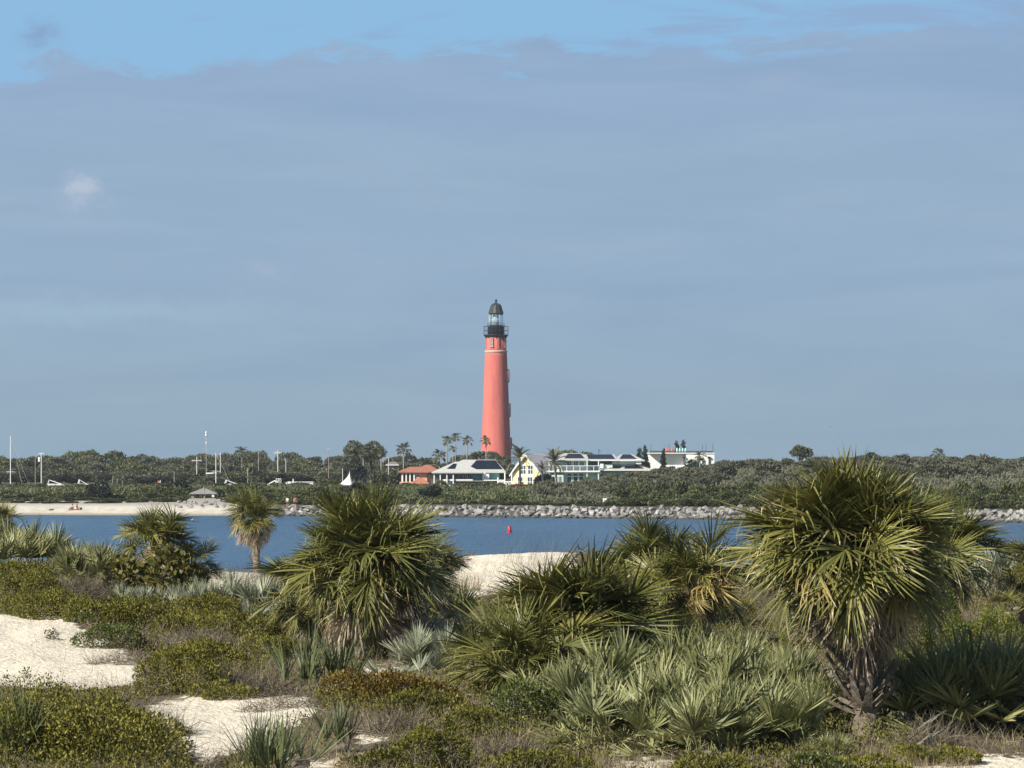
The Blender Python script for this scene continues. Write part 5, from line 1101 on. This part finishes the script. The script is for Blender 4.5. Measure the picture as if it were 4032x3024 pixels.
OAK = [(300, 3040, 800, 300, 'oak_scrub', 'wide olive oak scrub mound with red brown twigs below the largest sand patch', 1),
       (690, 2745, 340, 215, 'oak_scrub', 'rounded olive oak scrub bush between the two bare sand patches', 2),
       (1420, 2800, 420, 165, 'amber_scrub', 'amber tinted low scrub mound right of the lower sand patch', 3),
       (1700, 3050, 360, 170, 'oak_scrub', 'olive scrub mound at the front below the amber mound', 4),
       (2060, 2880, 330, 210, 'green_scrub', 'dark green scrub mound left of the pale palmetto thicket', 5),
       (2250, 2760, 240, 130, 'oak_scrub', 'olive scrub between the wide green palm and the palmetto thicket', 6),
       (180, 2440, 420, 110, 'oak_scrub', 'olive scrub strip along the upper edge of the big sand patch', 7),
       (620, 2490, 420, 130, 'oak_scrub', 'broad olive scrub below the sea grape', 8),
       (960, 2520, 340, 120, 'oak_scrub', 'olive scrub mound with a small bird on top', 9),
       (90, 2380, 260, 150, 'oak_scrub', 'yellowish scrub bush below the far left palmettos', 10),
       (2700, 2560, 260, 80, 'oak_scrub', 'low olive scrub tucked behind the palmetto thicket', 11),
       (1650, 2830, 360, 110, 'oak_scrub', 'brownish scrub behind the front olive mound', 12),
       (3250, 3060, 300, 70, 'green_scrub', 'low green ground scrub at the sandy front edge', 13),
       (3700, 3010, 360, 70, 'oak_scrub', 'low olive scrub before the shaded palmetto', 14),
       (2150, 3060, 420, 90, 'oak_scrub', 'low scrub carpet before the palmetto thicket', 15),
       (2780, 3060, 320, 80, 'oak_scrub', 'low scrub with dry grass below the palmetto thicket', 16),
       (1080, 2590, 240, 90, 'oak_scrub', 'dark scrub at the foot of the left palm cluster', 17),
       (400, 2470, 360, 110, 'oak_scrub', 'olive scrub bank behind the lime bush', 19), (830, 2460, 360, 110, 'oak_scrub', 'olive scrub in front of the pale palmetto band', 20),
       (60, 2330, 300, 120, 'oak_scrub', 'yellow green scrub under the far left palmettos', 21), (420, 2980, 380, 190, 'oak_scrub', 'right shoulder of the wide olive scrub below the sand', 22), (60, 3000, 420, 230, 'oak_scrub', 'left shoulder of the wide olive scrub behind the spiky clump', 23),
       (820, 2640, 360, 120, 'oak_scrub', 'olive scrub saddle right of the rounded bush', 24), (1560, 2790, 420, 130, 'amber_scrub', 'amber and brown scrub continuing the low amber mound', 25), (1900, 2900, 300, 120, 'oak_scrub', 'brown olive scrub left of the dark green mound', 26),
       (1480, 3060, 300, 90, 'oak_scrub', 'low olive scrub in the sandy front gap', 27), (2000, 2740, 260, 100, 'green_scrub', 'green scrub below the wide trunkless palm', 28), (3450, 3060, 320, 80, 'oak_scrub', 'olive ground scrub right of the green front scrub', 29),
       (1150, 2510, 260, 100, 'oak_scrub', 'olive scrub left of the palm cluster thatch', 30), (3560, 2680, 260, 100, 'green_scrub', 'green scrub under the tall cedar bush', 31), (2860, 2440, 200, 110, 'oak_scrub', 'olive scrub between the skirted palm and the largest palm', 32), (720, 2345, 220, 60, 'oak_scrub', 'flat olive scrub at the sea grape edge', 33), (3960, 2760, 260, 100, 'oak_scrub', 'olive scrub behind the shaded palmetto at the right border', 34), (880, 2760, 240, 60, 'oak_scrub', 'thin olive scrub on the upper lip of the lower sand patch', 35),
       (440, 2560, 260, 90, 'green_scrub', 'small green scrub spilling onto the sand by the lime bush', 18)]
for (u, v, w, h_, mt, lb, sd) in OAK: bush('scrub_mound', u, v, w*1.12, h_*1.15, mt, lb, 2000+sd)
bush('lime_shrub', 345, 2460, 120, 70, 'lime_leaf', 'small bright lime green shrub above the big sand patch', 2031, L=.07, B=.04, dens=500)
bush('lime_shrub', 440, 2510, 110, 60, 'lime_leaf', 'lime green sprig at the corner of the big sand patch', 2032, L=.07, B=.04, dens=450)
bush('sea_grape', 620, 2372, 440, 240, 'seagrape_leaf', 'round leaved sea grape bush under a small fan palm', 2033, L=.16, B=.15, dens=260, twigs=120, depth=.6)
for (u, v, w, h_, lb, sd) in ((3650, 2640, 360, 400, 'tall dense bright green cedar bush right of the biggest palm', 41), (3850, 2640, 280, 300, 'green cedar bush behind the shaded palmetto', 42), (3480, 2560, 240, 120, 'bright green bush peeking past the big palm trunk', 43), (3200, 2560, 260, 130, 'green leafy bush behind the left side of the big palm trunk', 45), (3990, 2560, 180, 150, 'olive bush at the right border of the dune', 44)):
    bush('cedar_bush', u, v, w, h_, 'cedar_leaf', lb, 2000+sd, depth=.7, L=.06, B=.024, dens=2600, up=.7, rnd=.8)
# dead twiggy brush, each a tangle of grey stems
def brush(u, v, wpx, hpx, label, seed, n=900, mat='dry_twig', depth=.7):
    g0 = hit(u, v); k = g0.y/F; rx = wpx*k/2; ry = rx*depth; H = hpx*k; rs = np.random.default_rng(seed)
    root = empty('dead_brush', g0, label=label, cat='shrub'); a = rs.uniform(0, 6.28, n); q = np.sqrt(rs.random(n)); P = np.stack([q*rx*np.cos(a), q*ry*np.sin(a)+ry*.6, np.zeros(n)], 1)
    P[:, 2] = zn(g0.x+P[:, 0], g0.y+P[:, 1])-g0.z+rs.random(n)**1.5*H*.55*(1-q*q*.7); D = unit(rs.normal(size=(n, 3))*np.array([1, 1, .5])+np.array([.1, 0, .55]))
    tag(obj('stem', twig_mesh('stem', rs, P, D, (H*.45, H*1.0+.12), .0048, .8, mat, 4), root), kind='stuff')
for (u, v, w, h_, lb, sd, n) in ((980, 2735, 340, 120, 'grey brown dead brush above the lower sand patch', 1, 1500), (330, 2360, 260, 110, 'tangle of grey dead brush left of the sea grape', 2, 1100), (830, 2560, 300, 80, 'reddish dead twigs above the rounded olive bush', 3, 1000), (1080, 2800, 300, 70, 'sparse dead stems creeping over the lower sand patch', 4, 420),
                             (1330, 2900, 260, 90, 'grey dead twigs beside the small upright palmetto', 5, 800), (1560, 2900, 260, 110, 'dead grey brush between amber and olive mounds', 6, 1000), (2010, 3000, 260, 120, 'dry brown brush left of the palmetto thicket base', 7, 1000), (560, 2560, 300, 70, 'low dead twigs trailing over the sand edge', 8, 700), (640, 2900, 260, 110, 'leggy dead stems at the left of the lower sand patch', 9, 450),
                             (1600, 2590, 200, 150, 'dark dead brush under the left palm cluster', 10, 900), (1500, 2540, 240, 140, 'black brown thatch of dead stems round the palm cluster foot', 11, 1200), (3650, 2950, 260, 120, 'dead stems in the shade beside the big palm foot', 12, 700), (4000, 2640, 160, 90, 'dry brown brush at the right border', 13, 600), (450, 2620, 240, 60, 'thin brush thinning out over the big sand patch edge', 14, 420)):
    brush(u, v, w, h_, lb, 2100+sd, n)
# fan palms
def head_at(u, v, d): return at(u, v, d)
BIG = ((84, 6), (66, 9), (48, 11), (30, 12), (12, 12), (-8, 8))
b1 = hit(3410, 2895); sabal(b1, at(3360, 2235, b1.y), 1.08, 'largest cabbage palm with broad shaggy crown and booted trunk', 11, dead=90, ds=.72, boots=110, r=.19, tilt=(-.1, .6), bs=1.4, cmul=2.6, counts=((84, 7), (66, 10), (48, 12), (30, 12), (12, 12), (-8, 9), (-28, 5)))
b = hit(3690, 2500); sabal(b, at(3660, 2225, b.y), .98, 'cabbage palm pressed against the right side of the largest palm', 12, dead=16, boots=20, cmul=1.3)
b = hit(1420, 2590); sabal(b, at(1440, 2265, b.y), 1.12, 'dense cabbage palm heading the left cluster above its black thatch', 13, dead=30, boots=30, cmul=1.9, counts=BIG)
b = hit(1250, 2560); sabal(b, at(1262, 2370, b.y), .80, 'lower cabbage palm on the left side of the cluster', 14, dead=12, boots=10, cmul=1.3)
b = hit(1640, 2560); sabal(b, at(1655, 2235, b.y+3), .66, 'small dark cabbage palm on the right side of the left cluster', 15, dead=10, boots=14)
LOW = ((84, 12), (66, 20), (48, 22), (30, 18), (12, 12), (-8, 4))
b = hit(2285, 2690); sabal(b, at(2250, 2555, b.y), 1.16, 'wide low trunkless fan palm in the middle of the dune', 16, dead=6, counts=LOW, trunk=False)
b = hit(2070, 2740); sabal(b, at(2055, 2650, b.y), .98, 'low fan palm spreading left of the wide trunkless palm', 17, dead=4, counts=((84, 3), (66, 7), (48, 9), (30, 10), (12, 9), (-8, 5)), trunk=False)
b = hit(2480, 2650); sabal(b, at(2480, 2580, b.y), .95, 'low fan palm at the right flank of the wide trunkless palm', 18, dead=5, counts=((84, 3), (66, 8), (48, 9), (30, 9), (12, 7), (-8, 4)), trunk=False)
b = hit(2560, 2450); sabal(b, at(2540, 2290, b.y), .95, 'fan palm rising behind the wide trunkless palm', 19, dead=6, counts=((84, 5), (66, 10), (48, 12), (30, 12), (12, 10), (-8, 6)), boots=8)
b = hit(2755, 2545); sabal(b, at(2710, 2325, b.y), .85, 'cabbage palm with drooping skirt left of the largest palm', 20, dead=18, boots=24, cmul=1.4)
b = Vector(((1030-U0)*185/F, 185, float(zn((1030-U0)*185/F, 185)))); sabal(b, at(1003, 2050, 185), .78, 'slim cabbage palm standing alone against the blue water', 21, dead=34, boots=40, r=.17, cmul=1.2, counts=BIG)
b = Vector(((-20-U0)*170/F, 170, float(zn((-20-U0)*170/F, 170)))); sabal(b, at(-12, 2060, 170), .58, 'small cabbage palm cut by the left border above the water', 22, dead=14, boots=20)
b = hit(605, 2345); sabal(b, at(605, 2160, b.y+1.0), .78, 'small fan palm growing out of the sea grape', 23, dead=4, counts=((84, 6), (66, 9), (48, 8), (30, 6), (12, 5)), boots=6)
b = hit(790, 2345); sabal(b, at(770, 2245, b.y), .55, 'stunted dark fan palm at the right side of the sea grape', 24, dead=8, counts=((66, 4), (48, 5), (30, 5), (12, 5), (-8, 4)), trunk=False)
b = hit(4110, 2470); sabal(b, at(4095, 2270, b.y), .72, 'cabbage palm cut by the right border', 25, dead=10, boots=10)
b = hit(4010, 2470); sabal(b, at(4005, 2410, b.y-2), .55, 'small yellowing fan palm near the right border', 26, dead=2, counts=((48, 4), (30, 5), (12, 5)), trunk=False)
# palmettos
def palmetto(u, v, scale, bank, label, seed, counts, spread=.35, cat='palmetto', name='saw_palmetto', group=None):
    b = hit(u, v); rs = np.random.default_rng(seed); root = empty(name, b, label=label, cat=cat, group=group)
    MB().tube([(-.35*scale, .1, -.05), (0, 0, .06), (.25*scale, -.05, .10)], [.06, .07, .05], 7).obj('stem', MATS['palm_bark'], root, True)
    a = rs.uniform(0, 6.28)
    for e, n in counts:
        for _ in range(n):
            a += 2.39996+rs.normal()*.3; me = bank[e][rs.integers(len(bank[e]))]
            x, y = rs.normal()*spread*scale, rs.normal()*spread*scale*.8; z = float(zn(b.x+x, b.y+y))-b.z
            obj('frond', me, root, (x, y, z), (rs.normal()*R(6), rs.normal()*R(5), a), scale*rs.uniform(.8, 1.15))
    return root
C1 = ((84, 7), (66, 11), (48, 12), (28, 8), (8, 4)); C2 = ((84, 4), (66, 6), (48, 5), (28, 3)); C3 = ((84, 7), (66, 7), (48, 3))
for i, (u, v, s, lb) in enumerate(((2330, 2890, 1.15, 'pale palmetto at the left end of the front thicket'), (2470, 2800, 1.25, 'tall pale palmetto second from the left end of the front thicket'), (2640, 2930, 1.15, 'palmetto in the front row at the middle of the thicket'), (2700, 2750, 1.25, 'tall palmetto at the back middle of the front thicket'), (2850, 2830, 1.2, 'palmetto in the heart of the front thicket'), (2930, 2740, 1.0, 'palmetto at the back of the thicket under the big palm skirt'), (2940, 2960, 1.1, 'low front palmetto left of the big palm foot'), (3020, 2830, 1.1, 'yellowish palmetto just left of the big palm trunk'), (3190, 2890, 1.0, 'leafy palmetto leaning against the big palm foot'), (3130, 2770, 1.0, 'palmetto at the back right end of the front thicket'), (3110, 2960, .62, 'small palmetto right at the big palm foot'), (2400, 2960, 1.0, 'low palmetto at the front left of the thicket'), (2760, 2990, 1.0, 'low palmetto at the sandy front of the thicket'), (2560, 2870, 1.0, 'palmetto filling the left half of the thicket'), (2250, 2830, .9, 'outlying palmetto beside the dark green mound'), (2560, 2690, 1.0, 'palmetto peeking over the back of the front thicket'), (2860, 2690, 1.0, 'upright palmetto behind the thicket centre'), (3250, 3005, .42, 'flattened little palmetto before the big palm trunk'))):
    palmetto(u, v, s*.84, STIFF, lb, 3000+i, C1)
for i, (u, v, s, lb, bk, ct) in enumerate(((1700, 2650, .9, 'silvery palmetto left of the wide trunkless palm', SILVER, C1), (1790, 2560, .8, 'silver green palmetto behind the silvery one', SILVER, C2), (1680, 2490, 1.0, 'dull blue green palmetto right of the left cluster', STIFF, C2), (1800, 2480, .9, 'blue green palmetto before the white dune', STIFF, C2), (3660, 2745, .72, 'pale silver palmetto right of the big palm trunk', SILVER, C3), (3760, 2745, .75, 'silver palmetto behind the shaded one', SILVER, C3), (3720, 2890, 1.1, 'palmetto in deep shade right of the big palm', STIFF, C1), (3860, 2880, 1.3, 'wide dark palmetto in the big palm shadow', STIFF, C1), (4000, 2870, 1.1, 'shaded palmetto at the right border', STIFF, C1),
                                           (3890, 2350, 1.3, 'pale green palmetto bank behind the cedar bushes', SILVER, C3), (3980, 2340, 1.2, 'pale palmetto beside the right border palm', SILVER, C3), (3800, 2350, 1.1, 'pale palmetto touching the right hand cabbage palm', SILVER, C3), (560, 2410, .62, 'silver palmetto at the sea grape foot', SILVER, C3), (720, 2405, .62, 'silver palmetto right below the sea grape', SILVER, C3), (830, 2405, .75, 'silver palmetto in the pale band behind the scrub', SILVER, C3), (930, 2410, .95, 'silver palmetto at the middle of the pale band', SILVER, C3), (1040, 2420, .9, 'silver palmetto at the right end of the pale band', SILVER, C3), (1090, 2500, .9, 'grey green palmetto left of the cluster foot', SILVER, C2),
                                           (380, 2310, 1.0, 'narrow upright palmetto left of the sea grape', STIFF, C3), (70, 2260, 1.25, 'green palmetto rising at the far left over the water', STIFF, C3), (190, 2260, 1.1, 'green palmetto right of the far left one', STIFF, C3), (-10, 2270, 1.1, 'palmetto cut by the left border', STIFF, C3), (260, 2290, .9, 'darker palmetto at the left brush tangle', STIFF, C2), (300, 2300, .7, 'small dark palmetto near the grey brush', STIFF, C2), (1560, 2700, .8, 'small pale palmetto at the cluster foot', SILVER, ((48, 3), (28, 3), (8, 2))), (2050, 2560, .9, 'blue green palmetto half hidden by the wide palm', STIFF, C2))):
    palmetto(u, v, s, bk, lb, 3100+i, ct)
for i, (u, v, s, lb, ct) in enumerate(((1190, 2725, 1.0, 'spiky upright yucca like clump left of the cluster foot', ((84, 6), (66, 4))), (1300, 2725, 1.1, 'tall spiky clump with stiff blades by the amber mound', ((84, 6), (66, 6))), (80, 3000, .95, 'spiky clump with yellowed blades at the lower left corner', ((84, 4), (66, 7), (48, 3))), (1050, 3075, .85, 'big spiky clump at the front of the lower sand patch', ((84, 6), (66, 9), (48, 4))), (1170, 3030, .7, 'leaning spiky clump beside the big front one', ((66, 6), (48, 3))), (1325, 2965, .75, 'lone narrow spiky sprout in bare sand', ((84, 5), (66, 3))))):
    palmetto(u, v, s, BLADE, lb, 3200+i, ct, spread=.16, name='spiky_clump', cat='plant')
# ------------------------------------------------------------------ ground cover nobody could count
def scatter(n, seed, ulo=-60, uhi=4092, dlo=60, dhi=146):
    rs = np.random.default_rng(seed); y = dlo+(dhi-dlo)*rs.random(n)**1.15; u = rs.uniform(ulo, uhi, n); x = (u-U0)*y/F; z = zn(x, y); return rs, x, y, z
rs, x, y, z = scatter(45000, 71); sd = sandness(x, y); patch = fbm(x*.8, y*.35, 41)+.5
keep = (sd < .25) & (patch > .42) & (rs.random(len(x)) < .8); x, y, z = x[keep], y[keep], z[keep]; n = len(x)
D = unit(np.stack([rs.normal(size=n)*.35+.12, rs.normal(size=n)*.35, np.ones(n)], 1))
tag(obj('dry_grass', twig_mesh('dry_grass', rs, np.stack([x, y, z-.02], 1), D, (.12, .42), .0045, .45, 'dry_grass')), 'thin tan dry grass standing between the dune plants', 'grass', kind='stuff')
rs, x, y, z = scatter(80000, 72); sd = sandness(x, y); keep = rs.random(len(x)) < np.where(sd < .3, .5, .03+.8*((sd < .95)&(sd >= .3))); x, y, z = x[keep], y[keep], z[keep]; n = len(x)
D = unit(np.stack([rs.normal(size=n), rs.normal(size=n), np.abs(rs.normal(size=n))*.5], 1))
tag(obj('twig_litter', twig_mesh('twig_litter', rs, np.stack([x, y, z+.01], 1), D, (.10, .45), .005, .7, 'dry_twig')), 'fallen grey brown twigs littering the sandy ground', 'litter', kind='stuff')
rs, x, y, z = scatter(200000, 73); sd = sandness(x, y); patch = fbm(x*.7+4, y*.3, 43)+.5; keep = (sd < .2) & (patch > .36); x, y, z = x[keep], y[keep], z[keep]; n = len(x)
P = np.stack([x, y, z+rs.random(n)**1.2*.36*np.clip((patch[keep]-.36)*4, .15, 1)], 1); D = unit(np.stack([rs.normal(size=n)*.6, rs.normal(size=n)*.6, np.abs(rs.normal(size=n))*.6+.4], 1)); W = unit(np.cross(D, rs.normal(size=(n, 3))))
V, Fq, t = leaf_quads(P, D, W, .062*rs.uniform(.6, 1.25, n), .027*rs.uniform(.7, 1.2, n), np.clip(.45+rs.normal(size=n)*.22, 0, 1))
tag(obj('low_scrub', np_mesh('low_scrub', V, Fq, MATS['oak_scrub'], t)), 'low olive ground cover leaves carpeting the dune hollows', 'ground cover', kind='stuff')
# sea oats and bare stalks seen against the water
def tuft(u, v, wpx, hpx, n, label, seed, mat='dry_grass', lean=.15, w=.004, dlift=0.0):
    g0 = hit(u, v); g0.y += dlift; g0.x = (u-U0)*g0.y/F; g0.z = float(zn(g0.x, g0.y)); k = g0.y/F; rs = np.random.default_rng(seed); o = empty('sea_oats', g0, label=label, cat='grass')
    P = np.stack([rs.uniform(-.5, .5, n)*wpx*k, rs.uniform(-1.2, 1.2, n), np.zeros(n)], 1); P[:, 2] = zn(g0.x+P[:, 0], g0.y+P[:, 1])-g0.z-.02
    D = unit(np.stack([rs.normal(size=n)*.22+lean, rs.normal(size=n)*.2, np.ones(n)], 1)); tag(obj('stalk', twig_mesh('stalk', rs, P, D, (hpx*k*.5, hpx*k), w, .35, mat, 4), o), kind='stuff')
for i, (u, v, w, h_, n, lb, m_) in enumerate(((1810, 2330, 160, 100, 420, 'tan grass tuft on the left flank of the white dune', 'dry_grass'), (1900, 2450, 220, 90, 700, 'tan grass below the white dune', 'dry_grass'), (2020, 2260, 260, 80, 70, 'thin stalks on the crest of the white dune', 'dry_grass'), (2200, 2235, 240, 190, 70, 'bare dark stalks leaning over the water', 'dry_twig'), (2080, 2230, 200, 150, 60, 'wispy bare stems on the white dune top', 'dry_twig'), (2860, 2320, 200, 120, 900, 'reddish tan grass between the fan palm and the largest palm', 'dry_grass'), (2900, 2260, 160, 110, 500, 'tall tan grass at the water edge left of the largest palm', 'dry_grass'), (520, 2240, 240, 90, 420, 'dry grass on the crest left of the sea grape', 'dry_grass'), (300, 2215, 200, 80, 300, 'thin dry grass above the far left palmettos', 'dry_grass'), (930, 2290, 220, 90, 350, 'sparse dry stems on the pale sand strip', 'dry_twig'), (3990, 2250, 160, 70, 300, 'short dry grass by the water near the right border', 'dry_grass'), (1150, 2290, 160, 90, 300, 'dry grass at the slim lone palm foot', 'dry_grass'), (1700, 2230, 160, 120, 400, 'dark dry grass right of the left palm cluster', 'dry_twig'), (1950, 2560, 200, 90, 700, 'dry grass between the palmettos and the wide palm', 'dry_grass'), (3600, 3020, 420, 70, 900, 'dry grass fringe at the front of the shaded palmetto', 'dry_grass'), (2700, 3030, 700, 70, 1300, 'dry grass fringe along the front palmetto thicket', 'dry_grass'), (1450, 3040, 300, 90, 500, 'dry grass in the sandy gap at the front', 'dry_grass'), (1750, 2680, 260, 60, 500, 'short tan grass under the silvery palmetto', 'dry_grass'), (3980, 2480, 120, 60, 300, 'dry grass near the small yellowing palm', 'dry_grass'))): tuft(u, v, w, h_, n, lb, 3300+i, m_)
# fallen stems by the big palm
for i, (u0, v0, u1, v1, lb) in enumerate(((3560, 2920, 3725, 2800, 'longest fallen grey palm stalk leaning right of the big palm foot'), (3590, 2950, 3715, 2875, 'fallen grey palm stalk lying below the longest one'), (3545, 2830, 3620, 2760, 'short fallen stalk propped against the big palm'), (3515, 2840, 3545, 2970, 'upright broken stalk at the big palm foot'))):
    p0 = hit(u0, v0); p1 = at(u1, v1, p0.y+.5); o = empty('fallen_stalk', p0, label=lb, cat='branch'); MB().tube([(0, 0, -.03), (p1-p0)*.5+Vector((0, 0, .03)), p1-p0], [.035, .03, .018], 7).obj('stalk', MATS['driftwood_grey'], o, True)
    MB().tube([(p1-p0)*.6, (p1-p0)*.6+Vector((.12, -.05, .10))], [.018, .006], 5).obj('stub', MATS['driftwood_grey'], o)
# small pale bird on the scrub
pb = hit(965, 2462); k = pb.y/F; bp = at(965, 2458, pb.y+.35); o = empty('perched_bird', bp, 1.2, 'small pale grey bird perched upright on the scrub top', 'bird')
MB().tube([(0, 0, -.01), (0, 0, .02), (.005, 0, .05), (.008, 0, .08), (.012, 0, .102), (.014, 0, .118)], [.012, .024, .028, .022, .017, .006], 10).obj('body', MATS['feather_grey'], o, True); MB().tube([(.028, 0, .104), (.045, 0, .102)], [.005, .001], 5).obj('beak', MATS['dark_cloth'], o); MB().box(-.03, -.012, -.008, .008, -.07, .015).obj('tail', MATS['feather_grey'], o); MB().tube([(0, 0, -.01), (.02, .02, -.09), (.01, .0, -.45)], .006, 5).obj('perch', MATS['bark'], o)
# a dark weed clump and dead frond on the sand
bush('sand_weed', 205, 2520, 60, 26, 'green_scrub', 'small dark weed clump alone on the big sand patch', 2061, dens=900, twigs=40); bush('sand_weed', 105, 2670, 30, 16, 'green_scrub', 'tiny weed sprig near the lower edge of the big sand patch', 2062, dens=900, twigs=20)
dfb = hit(830, 2610); o = empty('fallen_frond', dfb+Vector((0, 0, .25)), label='pale curved dead frond lying over the rounded olive bush', cat='leaf'); obj('blade', DEADF[0], o, (0, 0, 0), (0, R(-50), 2.6), .6)

# ------------------------------------------------------------------ the air: thin sea haze round the whole place
hz = MB().box(-4600, 4600, -4600, 4600, -4, 72).obj('haze', MATS['granite']); tag(hz, kind='stuff')
m, g, nt = new_mat('sea_haze'); pv = g.node('ShaderNodeVolumePrincipled'); pv.inputs['Color'].default_value = (.80, .88, 1.0, 1); pv.inputs['Density'].default_value = HAZE; pv.inputs['Anisotropy'].default_value = .2
o_ = g.node('ShaderNodeOutputMaterial'); nt.links.new(pv.outputs[0], o_.inputs['Volume']); hz.data.materials.clear(); hz.data.materials.append(m)
